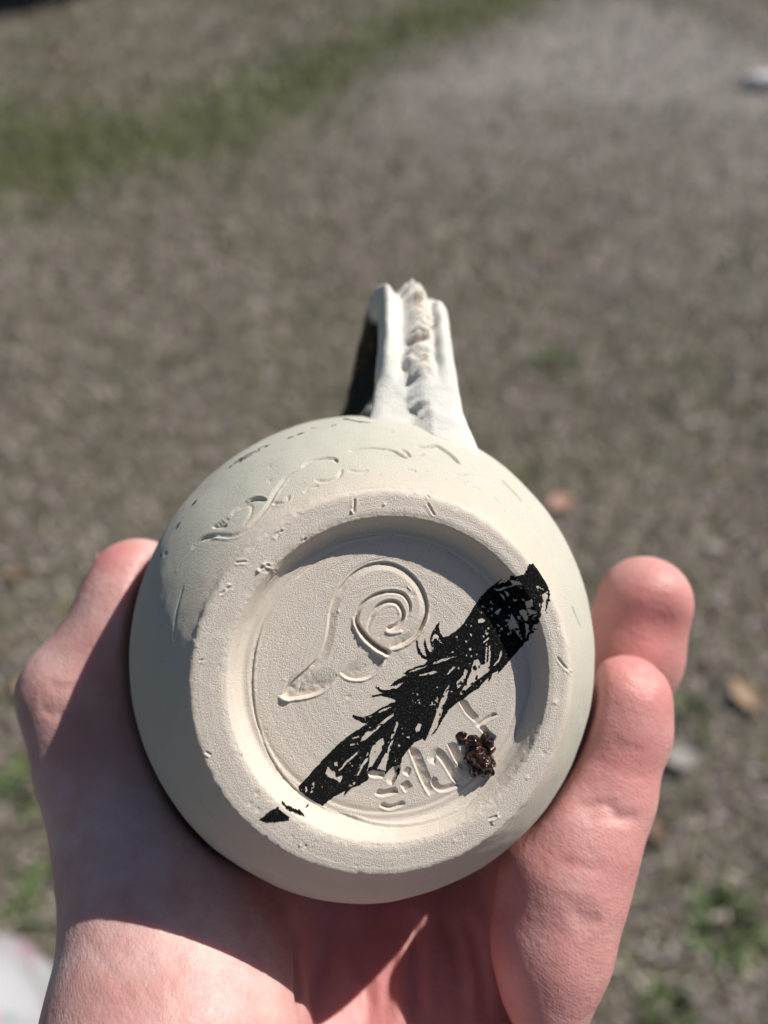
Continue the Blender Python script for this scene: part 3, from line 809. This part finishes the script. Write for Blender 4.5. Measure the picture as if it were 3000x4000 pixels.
CP3 = np.column_stack([CXY, 0 * CXY[:, 0]])
spk = fbm(CP3 * 2.6 + 17, 2); cl = fbm(CP3 * .45 + 3, 2)
mask &= ~((spk > .90 - .12 * sstep(.5, .7, cl)))
# the print is worn off where the ring edge was rubbed
rub = np.hypot(CXY[:, 0] - .5, CXY[:, 1] - .3)
mask &= ~((np.abs(rub - 24.4) < .4) & (fbm(CP3 * 1.1 + 33, 2) > .62) & (CXY[:, 0] > 0))
# letters cut through the print
def sheet(name, fmask, faces, mat, lift):
    fs = faces[fmask]
    used, inv = np.unique(fs, return_inverse=True)
    o = mesh_obj(name, V[used] + N[used] * lift, inv.reshape(-1, 4), mat, body)
    return o
mat_ink, nt, bs = new_mat("black_underglaze")
tc = nd(nt, 'ShaderNodeTexCoord').outputs['Object']
nt.links.new(ramp(nt, noise_node(nt, tc, 3.5, 3, .6), [(.3, (.004, .004, .005)), (.58, (.009, .009, .010)), (.68, (.075, .075, .08))]), bs.inputs['Base Color'])
bs.inputs['Roughness'].default_value = .55
bs.inputs['Specular IOR Level'].default_value = .10
bump(nt, bs, noise_node(nt, tc, 5.0, 3, .6), .10, .6)
pr = sheet("feather_print", mask, MF[:ib * NT], mat_ink, .03)
pr["label"] = "black printed feathery bird tail crossing the foot recess"
# streaks of print round the far shoulder
BF = MF[ib * NT:ie * NT]
BC = V[BF].mean(1); BN = N[BF[:, 0]]
bm = np.zeros(len(BF), bool)
for pts, w in (([(1540, 140), (1450, 128), (1370, 112)], .7), ([(1225, 168), (1165, 165)], .6), ([(1320, 150), (1300, 155)], .5),
               ([(1130, 190), (1040, 222), (960, 250), (880, 278), (800, 325), (700, 378)], .55), ([(1000, 215), (900, 262), (820, 300)], .45),
               ([(860, 290), (740, 345), (620, 425), (520, 520), (420, 620)], .6), ([(700, 385), (590, 460), (480, 560), (380, 680)], .7),
               ([(570, 490), (470, 590), (360, 700), (280, 800), (210, 890)], .8), ([(400, 625), (300, 760), (220, 870), (160, 985)], 1.3), ([(190, 900), (150, 1000), (110, 1110)], .7)):
    P3 = on_mug(src("F", [(x + 26, y + 30) for x, y in pts]))
    if len(P3) < 2: continue
    sub, d, u_ = near_line(catmull(P3), BC, BN, w + .4)
    nz = fbm(BC[sub] * np.array([.9, .9, .9]) + 4, 3)
    bm[sub] |= np.abs(d) < w * .75 * (nz * 1.7 - .35)
if bm.any():
    sk = sheet("shoulder_streaks", bm, BF, mat_ink, .04)
    sk["label"] = "thin black brush streaks along the mug shoulder"

# ---- blistered glaze lump stuck in the recess
def lump():
    h = .11
    c0 = to_mug(*src("D", [(1150, 540)])[0])
    lo = np.array([c0[0] - 6, c0[1] - 6.5, -5.6]); shp = (110, 120, 50)
    X = np.stack(np.meshgrid(*[lo[i] + h * np.arange(shp[i]) for i in range(3)], indexing='ij'), -1)
    P_ = X.reshape(-1, 3)
    Fd = np.full(len(P_), 9.0)
    for x, y, r, zt in ((1000, 378, 38, .4), (1015, 435, 32, .4), (1100, 450, 70, 1.2), (1120, 540, 90, 2.1), (1180, 600, 85, 2.6), (1140, 660, 70, 1.8), (1210, 670, 55, 2.0), (1225, 450, 46, .9), (1245, 505, 38, .9), (1205, 400, 34, .5), (1230, 590, 50, 2.4), (1070, 600, 50, 1.2), (1240, 700, 24, 1.6), (1105, 700, 35, 1.5)):
        c = to_mug(*src("D", [(x, y)])[0]); rr = r / 2.212 / 25.5
        c = np.array([c[0], c[1], -3.4])
        q = (P_ - c) / np.array([rr, rr, max(zt, .3)])
        d = (np.linalg.norm(q, axis=1) - 1) * min(rr, zt)
        kk = .16; hh = np.clip(.5 + .5 * (Fd - d) / kk, 0, 1)
        Fd = Fd * (1 - hh) + d * hh - kk * hh * (1 - hh)
    rid = np.abs(fbm(P_ * np.array([1.1, .9, .5]) + 11, 2) - .5)
    Fd += (.12 - rid * 1.9) * .42 + (fbm(P_ * 1.1 + 3, 1) - .5) * .4
    vv_, qq = surface_nets(Fd.reshape(shp), lo, h)
    return mesh_obj("glaze_lump", vv_, qq, mat_lump, body)
mat_lump, nt, bs = new_mat("blistered_glaze")
tc = nd(nt, 'ShaderNodeTexCoord').outputs['Object']
nt.links.new(ramp(nt, noise_node(nt, tc, .9, 3), [(.3, (.006, .004, .003)), (.5, (.025, .010, .006)), (.58, (.09, .035, .018)), (.66, (.015, .010, .008)), (.74, (.16, .20, .21))]), bs.inputs['Base Color'])
bs.inputs['Roughness'].default_value = .2
bs.inputs['Metallic'].default_value = .5
bs.inputs['Coat Weight'].default_value = .5
bs.inputs['Coat Roughness'].default_value = .06
lo_ = lump()
lo_["label"] = "glossy brown black blister of burnt glaze on the lettering"

# ---- handle: strap swept from the belly out and back to the lip
def sweep_handle():
    key = np.array([[28, -18, 8.6], [36, -20.5, 8.6], [44, -24.3, 8.8], [53, -29, 9.3], [61.5, -34.5, 10.0], [68.3, -41.5, 10.4], [71.0, -50, 10.0], [68.5, -58, 8.9], [61, -63.5, 7.4], [52, -65.5, 5.4], [43, -65, 3.4], [34, -63, 2.2]])   # radius, z, side offset
    P_ = catmull(key, 26)
    n_ = len(P_); s = np.concatenate([[0], np.cumsum(np.linalg.norm(np.diff(P_, axis=0), axis=1))]); s /= s[-1]
    P3 = np.column_stack([P_[:, 2], P_[:, 0], P_[:, 1]])            # handle stands along mug local +y
    T_ = np.gradient(P3, axis=0); T_[:, 0] = 0; T_ /= np.linalg.norm(T_, axis=1)[:, None]
    SX = np.tile([1.0, 0, 0], (n_, 1)); NO = np.cross(T_, SX); 
    NO *= np.sign(np.einsum('ij,ij->i', NO, np.tile([0, .6, 1.0], (n_, 1)) * np.where(s < .75, 1, -1)[:, None]))[:, None]
    # outward side: toward the camera on the lower arm, away from the mug at the bend
    NO = np.cross(SX, T_) ; NO = np.where((NO[0] @ np.array([0, 0, 1.0])) > 0, NO, -NO)
    m_ = 140
    tpar = np.linspace(0, 2 * np.pi, m_ + 1)[:-1]
    ct, st_ = np.cos(tpar), np.sin(tpar)
    sx_ = np.sign(ct) * np.abs(ct) ** .55; sy_ = np.sign(st_) * np.abs(st_) ** .75
    half = 7.3 + 5.8 * np.exp(-(s / .13) ** 2) + 4.2 * np.exp(-((1 - s) / .10) ** 2) - .6 * sstep(.25, .5, s)
    skew = -.8 * np.exp(-(s / .13) ** 2)
    thk = 3.1 + 1.6 * np.exp(-(s / .10) ** 2) + 1.5 * np.exp(-((1 - s) / .1) ** 2)
    S_, T2 = np.meshgrid(s, np.arange(m_), indexing='ij')
    tx = sx_[None] * np.ones((n_, 1)); up = np.clip(sy_, 0, 1)[None]
    arm = sstep(.20, .27, S_) * sstep(.64, .54, S_)
    # lengthwise ridges of the pulled strap
    hgt = arm * (1.5 * np.exp(-((tx + .80) / .20) ** 2) - 1.5 * np.exp(-((tx + .36) / .20) ** 2) + 1.5 * np.exp(-((tx - .74) / .26) ** 2) - .9 * np.exp(-((tx - .43) / .1) ** 2))
    q = np.stack([tx * 7, S_ * 110, 0 * tx], -1).reshape(-1, 3)
    c1 = np.abs(fbm(q * np.array([.38, .30, 1]) + 3, 2) - .5).reshape(tx.shape); c2 = fbm(q * .48 + 8, 2, .4).reshape(tx.shape)
    centre = .10 + .08 * np.sin(S_ * 40)
    crust = arm * np.exp(-((tx - centre) / .30) ** 4)
    hgt = hgt + crust * (1.3 + 3.2 * (c2 - .5) - 1.6 * np.clip(.10 - c1, 0, 1) * 8) * (1 + .5 * sstep(.36, .26, S_))
    hgt = hgt - 3.2 * sstep(.40, .47, S_) * sstep(.42, .56, tx)
    # thumbed-down lobe on the right half of the root
    root = sstep(.27, .20, S_)
    hgt = hgt + root * (2.4 * sstep(-.10, .03, tx - .05 + .1 * (fbm(q * .25, 2).reshape(tx.shape) - .5) * 4 + 1.5 * (S_ - .15)) - 1.3)
    hgt = hgt + (fbm(q * .35 + 19, 3).reshape(tx.shape) - .5) * .7
    X_ = P3[:, None] + SX[:, None] * ((skew[:, None] + half[:, None] * tx))[..., None] + NO[:, None] * (thk[:, None] * sy_[None] + hgt * up)[..., None]
    edge = .5 * (fbm(q * .30 + 50, 3).reshape(tx.shape) - .5)
    X_ = X_ + SX[:, None] * (edge * np.sign(tx))[..., None] * 1.4
    idx = np.arange(n_ * m_).reshape(n_, m_); nx_ = np.roll(idx, -1, 1)
    f = np.stack([idx[:-1].ravel(), nx_[:-1].ravel(), nx_[1:].ravel(), idx[1:].ravel()], 1)
    return X_.reshape(-1, 3), f, crust.ravel(), (sstep(.56, .61, S_) + 0 * tx).ravel()
hv, hf, hc, hg = sweep_handle()
rot = math.radians(0.0)
mat_hd, nt, bs = new_mat("handle_clay")
tc = nd(nt, 'ShaderNodeTexCoord').outputs['Object']
nA = noise_node(nt, tc, .25, 4); nB = noise_node(nt, tc, .7, 4)
c = ramp(nt, nA, [(.3, (.66, .645, .59)), (.7, (.74, .725, .67))])
ac = nd(nt, 'ShaderNodeAttribute', attribute_name="crust").outputs['Fac']
c = mix(nt, math_n(nt, 'MULTIPLY', ac, ramp(nt, nB, [(.46, (0, 0, 0)), (.62, (.8, .8, .8))])), c, (.46, .33, .20, 1))
agz = nd(nt, 'ShaderNodeAttribute', attribute_name="glaze").outputs['Fac']
gl = ramp(nt, nA, [(.35, (.004, .016, .014)), (.55, (.012, .012, .006)), (.72, (.10, .065, .012))])
c = mix(nt, agz, c, gl)
nt.links.new(c, bs.inputs['Base Color'])
nt.links.new(math_n(nt, 'SUBTRACT', .8, math_n(nt, 'MULTIPLY', agz, .62)), bs.inputs['Roughness'])
bs.inputs['Specular IOR Level'].default_value = .3
bump(nt, bs, noise_node(nt, tc, 3.5, 3), .05, .35)
ho = mesh_obj("handle", hv, hf, mat_hd, mug, attrs={"crust": ('FLOAT', hc), "glaze": ('FLOAT', hg)})
ho["label"] = "ridged clay strap handle with crusty carved middle and dark glazed upper arm"

# ------------------------------------------------------------------ HAND (camera axes, mm; z measured as depth)
def q(px, py, z):
    """photo position in 1659-wide units at depth z"""
    return np.array([(px - 829.5) / 1671 * z, -(py - 1106) / 1671 * z, z])
hs = .85
lo = np.array([-82.0, -215.0, 72.0]); hi = np.array([82.0, 20.0, 232.0])
shp = tuple(((hi - lo) / hs).astype(int) + 1)
ax_ = [lo[i] + hs * np.arange(shp[i], dtype=np.float32) for i in range(3)]
BIG = np.float32(30)
def blank(): return np.full(shp, BIG, np.float32)
def smin(a, b, k):
    if k <= 0: return np.minimum(a, b)
    h_ = np.clip(.5 + .5 * (a - b) / k, 0, 1)
    return a * (1 - h_) + b * h_ - k * h_ * (1 - h_)
def cone(Fv, a, b, ra, rb, k, squash=None):
    """add a round-ended tapered limb to field Fv with smooth union k"""
    a, b = np.asarray(a, float), np.asarray(b, float)
    mg = max(ra, rb) + k + 8
    i0 = np.maximum(((np.minimum(a, b) - mg - lo) / hs).astype(int), 0)
    i1 = np.minimum(((np.maximum(a, b) + mg - lo) / hs).astype(int) + 1, shp)
    if (i1 <= i0).any(): return
    s_ = tuple(slice(i0[i], i1[i]) for i in range(3))
    X, Y, Z = np.meshgrid(*[ax_[i][s_[i]] for i in range(3)], indexing='ij')
    d = b - a; L2 = max(d @ d, 1e-6)
    t = np.clip(((X - a[0]) * d[0] + (Y - a[1]) * d[1] + (Z - a[2]) * d[2]) / L2, 0, 1)
    dist = np.sqrt((X - a[0] - t * d[0]) ** 2 + (Y - a[1] - t * d[1]) ** 2 + (Z - a[2] - t * d[2]) ** 2) - (ra + (rb - ra) * t)
    Fv[s_] = smin(Fv[s_], dist.astype(np.float32), k)
def chain(pts, rad, k):
    Fv = blank()
    for i in range(len(pts) - 1):
        cone(Fv, pts[i], pts[i + 1], rad[i], rad[i + 1], k)
    return Fv
# palm: metacarpals, heel, wrist, forearm
palm = blank()
wr = np.array([-4, -150, 115.]);
MC = {"index": np.array([-30, -50, 199.]), "middle": np.array([-9, -44, 203.]), "ring": np.array([12, -48, 199.]), "pinky": np.array([29, -60, 186.])}
for kf, xo in (("index", -17), ("middle", -8), ("ring", 4), ("pinky", 14)):
    cone(palm, wr + np.array([xo, 14, 6]), MC[kf] + np.array([0, 0, 0]), 12, 10.5, 4)
cone(palm, wr, np.array([-8, -235, 92.]), 24, 27, 10)
cone(palm, wr + np.array([-14, 0, 2]), wr + np.array([12, 0, 2]), 20, 19, 8)
# thenar mass and thumb
cone(palm, np.array([-24, -124, 126.]), np.array([-34.5, -88, 128.]), 21, 20, 9)
cone(palm, np.array([-34.5, -88, 128.]), q(342, 1900, 143), 20, 16, 8)
cone(palm, np.array([-30, -92, 138.]), np.array([-26, -70, 165.]), 13, 12, 8)
thumb = chain([q(342, 1900, 143), q(286, 1780, 147), q(228, 1640, 150), q(178, 1498, 152), q(262, 1375, 154), q(296, 1290, 156)], [16, 13.4, 12.0, 10.9, 9.7, 9.5], 5)
cone(thumb, q(290, 1290, 156), q(298, 1262, 157), 9.5, 9.2, 4)
pinky = chain([np.array([10, -136, 126.]), np.array([20, -113, 131.]), q(1194, 2300, 135), q(1192, 2225, 135), q(1181, 2150, 136), q(1186, 2085, 137), q(1194, 2020, 138), q(1219, 1897, 140), q(1258, 1812, 141), q(1306, 1715, 143), q(1344, 1575, 145), q(1355, 1510, 145)], [14, 11.5, 7.0, 5.0, 6.8, 9.2, 10.3, 11.1, 9.8, 8.6, 8.4, 8.15], 3)
cone(pinky, q(1190, 2010, 146), MC["pinky"], 10, 10.5, 4)
ring_ = chain([MC["ring"], q(1130, 1830, 184), q(1270, 1640, 170), q(1360, 1420, 162), q(1392, 1302, 160)], [11, 10.6, 10.2, 9.9, 9.7], 4)
middle = chain([MC["middle"], q(1020, 1760, 196), q(1130, 1580, 188), q(1195, 1430, 178), q(1207, 1378, 176)], [11, 10.5, 10, 9.4, 9], 4)
index = chain([MC["index"], np.array([-26, -22, 208.]), np.array([-12, -2, 208.]), np.array([2, 6, 204.])], [11, 10.2, 9.5, 8.8], 4)
fing = np.minimum(np.minimum(ring_, middle), index)
fing = smin(fing, pinky, .8)
hand = smin(palm, fing, 2.5)
hand = smin(hand, thumb, 6)
# skin yields against the mug: keep the hand outside the clay
X, Y, Z = np.meshgrid(*ax_, indexing='ij')
G = np.stack([X, Y, -Z], -1).reshape(-1, 3)
cand = np.where((hand.ravel() < 6))[0]
Lm = (G[cand] - MUG_C) @ MB
rho = np.hypot(Lm[:, 0], Lm[:, 1])
allz = PZ[ib - 3:]; allr = PR[ib - 3:]
rimk = np.argmin(allz)
ro = np.interp(-Lm[:, 2], -allz[:rimk], allr[:rimk])
md = np.maximum(rho - (ro + .55), np.maximum(Lm[:, 2] - .5, -75.4 - Lm[:, 2]))
hr = hand.ravel()
hr[cand] = -smin(-hr[cand], md.astype(np.float32), 1.5) * 1.0
hand = hr.reshape(shp)
hv2, hq = surface_nets(hand, lo, hs)
# keep the largest connected sheet ordering simple: smooth the stair steps
def smooth_mesh(v, f, it, lam=.5):
    e = np.concatenate([f[:, [0, 1]], f[:, [1, 2]], f[:, [2, 3]], f[:, [3, 0]]])
    e = np.concatenate([e, e[:, ::-1]])
    cnt = np.bincount(e[:, 0], minlength=len(v))[:, None]
    for _ in range(it):
        acc = np.stack([np.bincount(e[:, 0], v[e[:, 1], i], len(v)) for i in range(3)], 1)
        v = v + lam * (acc / np.maximum(cnt, 1) - v)
    return v
hv2 = smooth_mesh(hv2, hq, 5)
def vnormals(v, f):
    n_ = np.cross(v[f[:, 2]] - v[f[:, 0]], v[f[:, 3]] - v[f[:, 1]])
    out = np.zeros_like(v)
    for i in range(4):
        for a_ in range(3): out[:, a_] += np.bincount(f[:, i], n_[:, a_], len(v))
    return out / np.maximum(np.linalg.norm(out, axis=1)[:, None], 1e-9)
hn = vnormals(hv2, hq)
PXh = 829.5 + hv2[:, 0] / hv2[:, 2] * 1671; PYh = 1106 - hv2[:, 1] / hv2[:, 2] * 1671
def on_hand(pts):
    out = []
    for x, y in pts:
        d = (PXh - x) ** 2 + (PYh - y) ** 2
        m = np.where(d < 14 ** 2)[0]
        if len(m): out.append(hv2[m[np.argmin(hv2[m, 2])]])
    return np.array(out)
def crease(pts, depth, w):
    P3 = on_hand(pts)
    if len(P3) < 2: return
    sub, d, u_ = near_line(catmull(P3), hv2, hn, w * 3)
    tap = np.minimum(1, np.minimum(u_, 1 - u_) / .2)
    hv2[sub] -= hn[sub] * (depth * tap * np.exp(-(d / w) ** 2))[:, None]
crease([(1235, 1742), (1300, 1735), (1350, 1755), (1395, 1770)], .55, .9)
crease([(1225, 1960), (1280, 1975), (1310, 1985)], .5, 1.1)
crease([(1240, 1995), (1290, 2005)], .3, .9)
crease([(1255, 1760), (1310, 1752), (1370, 1782)], .3, .7)
crease([(1190, 1850), (1250, 1862), (1330, 1880)], .22, .8)
crease([(1180, 1935), (1250, 1945), (1300, 1940)], .25, .8)
for xo in range(5):
    crease([(175 + 60 * xo, 2010 + 12 * xo), (235 + 62 * xo, 2090 + 8 * xo), (300 + 60 * xo, 2190)], .16, .8)
crease([(90, 1465), (130, 1480), (175, 1470)], .35, .7)
crease([(80, 1520), (130, 1535), (180, 1525)], .3, .8)
crease([(120, 1840), (200, 1800), (290, 1790)], .3, 1.2)
crease([(1310, 1600), (1360, 1606), (1400, 1618)], .16, .7)
crease([(1330, 1420), (1400, 1440), (1450, 1450)], .3, .9)
for x0, x1, dp in ((640, 655, 1.3), (700, 690, .8), (760, 790, 1.0), (840, 830, .8), (890, 905, 1.8), (960, 985, .9), (1000, 1040, 1.0)):
    crease([(x0, 1950), ((x0 + x1) / 2 + 5, 2050), (x1, 2130), (x1 + 3, 2205)], dp, 1.5)
for k_ in range(7):
    yb = 1500 + k_ * 6
    if k_ % 3 == 0: crease([(70, yb), (110, yb - 5), (150, yb + 4)], .25, .6)
dd = np.exp(-((hv2 - q(1428, 1345, 152)) ** 2).sum(1) / 5.0 ** 2)
hv2 -= hn * (1.3 * dd)[:, None]
dd2 = np.exp(-((hv2 - q(1405, 1470, 138)) ** 2).sum(1) / 3.5 ** 2)
hv2 -= hn * (.5 * dd2)[:, None]
# colour zones on the skin, one of them dimming the palm: ruddier pads, paler sides
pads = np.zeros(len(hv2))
for c_, r_ in ((q(1400, 1345, 152), 16), (q(1385, 1475, 141), 15), (q(1330, 1640, 142), 18), (q(1260, 1850, 142), 18), (q(1190, 2050, 138), 15), (q(230, 1190, 150), 7), (q(800, 2100, 148), 26)):  # last entry reddens the palm centre to dim its sunlit patch
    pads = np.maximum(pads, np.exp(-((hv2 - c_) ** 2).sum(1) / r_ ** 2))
Wd = CAMLOC + (hv2 * np.array([1, 1, -1]) * UNIT) @ RC.T
hb = CAMLOC + (np.array([-8, -214, -92.]) * UNIT) @ RC.T
mat_skin, nt, bs = new_mat("skin")
tc = nd(nt, 'ShaderNodeTexCoord').outputs['Object']
n1 = noise_node(nt, tc, 55, 4); n2 = noise_node(nt, tc, 900, 4); n3 = noise_node(nt, tc, 190, 5, .65)
c = ramp(nt, n1, [(.30, (.47, .25, .225)), (.5, (.60, .375, .345)), (.68, (.70, .49, .455))])
c = mix(nt, ramp(nt, n3, [(.42, (0, 0, 0)), (.70, (.6, .6, .6))]), c, (.56, .255, .235, 1))
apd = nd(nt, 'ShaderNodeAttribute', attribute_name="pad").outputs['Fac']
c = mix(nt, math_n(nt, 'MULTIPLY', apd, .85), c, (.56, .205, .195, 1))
nt.links.new(c, bs.inputs['Base Color'])
bs.inputs['Roughness'].default_value = .5
bs.inputs['Specular IOR Level'].default_value = .5
bs.inputs['Subsurface Weight'].default_value = .55
bs.inputs['Subsurface Radius'].default_value = (1.0, .32, .18)
bs.inputs['Subsurface Scale'].default_value = .0032
vo = nd(nt, 'ShaderNodeTexVoronoi'); vo.feature = 'DISTANCE_TO_EDGE'; vo.inputs['Scale'].default_value = 1900
mp = nd(nt, 'ShaderNodeMapping'); mp.inputs['Scale'].default_value = (1, .45, .45); mp.inputs['Rotation'].default_value = (.4, .2, .5)
nt.links.new(tc, mp.inputs['Vector']); nt.links.new(mp.outputs[0], vo.inputs['Vector'])
b1 = bump(nt, bs, math_n(nt, 'MINIMUM', vo.outputs['Distance'], .22), .00014, .5)
b2 = bump(nt, bs, n2, .00028, .45, b1)
b3 = bump(nt, bs, n3, .0009, .4, b2)
wv = nd(nt, 'ShaderNodeTexWave'); wv.inputs['Scale'].default_value = 620; wv.inputs['Distortion'].default_value = 16.0
wv.inputs['Detail'].default_value = 2.0; wv.inputs['Detail Scale'].default_value = .25; wv.bands_direction = 'DIAGONAL'
nt.links.new(tc, wv.inputs['Vector'])
bump(nt, bs, wv.outputs['Fac'], .00003, .35, b3)
nt.links.new(math_n(nt, 'ADD', .38, math_n(nt, 'MULTIPLY', n2, .26)), bs.inputs['Roughness'])
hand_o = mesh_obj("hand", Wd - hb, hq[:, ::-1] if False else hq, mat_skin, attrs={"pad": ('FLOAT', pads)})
hand_o.location = hb
tag(hand_o, "bare left hand cradling the upturned mug, thumb on one side and fingers on the other", "hand")
# thumb nail on the far side of the thumb tip
mat_nail, nt, bs = new_mat("nail")
bs.inputs['Base Color'].default_value = (.66, .40, .34, 1); bs.inputs['Roughness'].default_value = .25
bs.inputs['Subsurface Weight'].default_value = .3; bs.inputs['Subsurface Scale'].default_value = .001
def nail(tip, base_, out, ln, wd, rad):
    T_ = tip - base_; T_ /= np.linalg.norm(T_)
    out = out - T_ * (out @ T_); out /= np.linalg.norm(out); S_ = np.cross(T_, out)
    v = []; nu, nv = 12, 11
    for lay in (0, 1):
        for i in range(nu):
            a = i / (nu - 1)
            for j in range(nv):
                s = (j / (nv - 1) * 2 - 1)
                lim = wd * (1 - .35 * max(0, a - .75) ** 2 * 16) * (.75 + .25 * min(1, a * 4))
                x = s * lim
                hgt = rad * math.cos(x / rad * .95) - rad * .0 - .25 * (1 - a) - lay * .6
                v.append(tip + T_ * (a - .72) * ln + S_ * rad * math.sin(x / rad) + out * hgt)
    v = np.array(v); idx = np.arange(nu * nv).reshape(nu, nv)
    f = np.stack([idx[:-1, :-1].ravel(), idx[1:, :-1].ravel(), idx[1:, 1:].ravel(), idx[:-1, 1:].ravel()], 1)
    f2 = f[:, ::-1] + nu * nv
    return v, np.concatenate([f, f2])
nv_, nf_ = nail(q(298, 1262, 157), q(252, 1385, 154), np.array([-.95, .30, .12]), 13.0, 7.0, 9.6)
nw = CAMLOC + (nv_ * np.array([1, 1, -1]) * UNIT) @ RC.T
no = mesh_obj("thumb_nail", nw - hb, nf_, mat_nail, hand_o)
for tp, bs_, rd in ((q(1355, 1510, 145), q(1344, 1575, 145), 8.25), (q(1392, 1302, 160), q(1360, 1420, 162), 9.8), (q(1207, 1378, 176), q(1195, 1430, 178), 9.1)):
    nv_, nf_ = nail(tp, bs_, np.array([.35, .1, .93]), 11.0, 5.4, rd)
    nw = CAMLOC + (nv_ * np.array([1, 1, -1]) * UNIT) @ RC.T
    mesh_obj("finger_nail", nw - hb, nf_, mat_nail, hand_o)
print("tris mug", len(MF) * 2, "hand", len(hq) * 2, "grass", len(bfc))
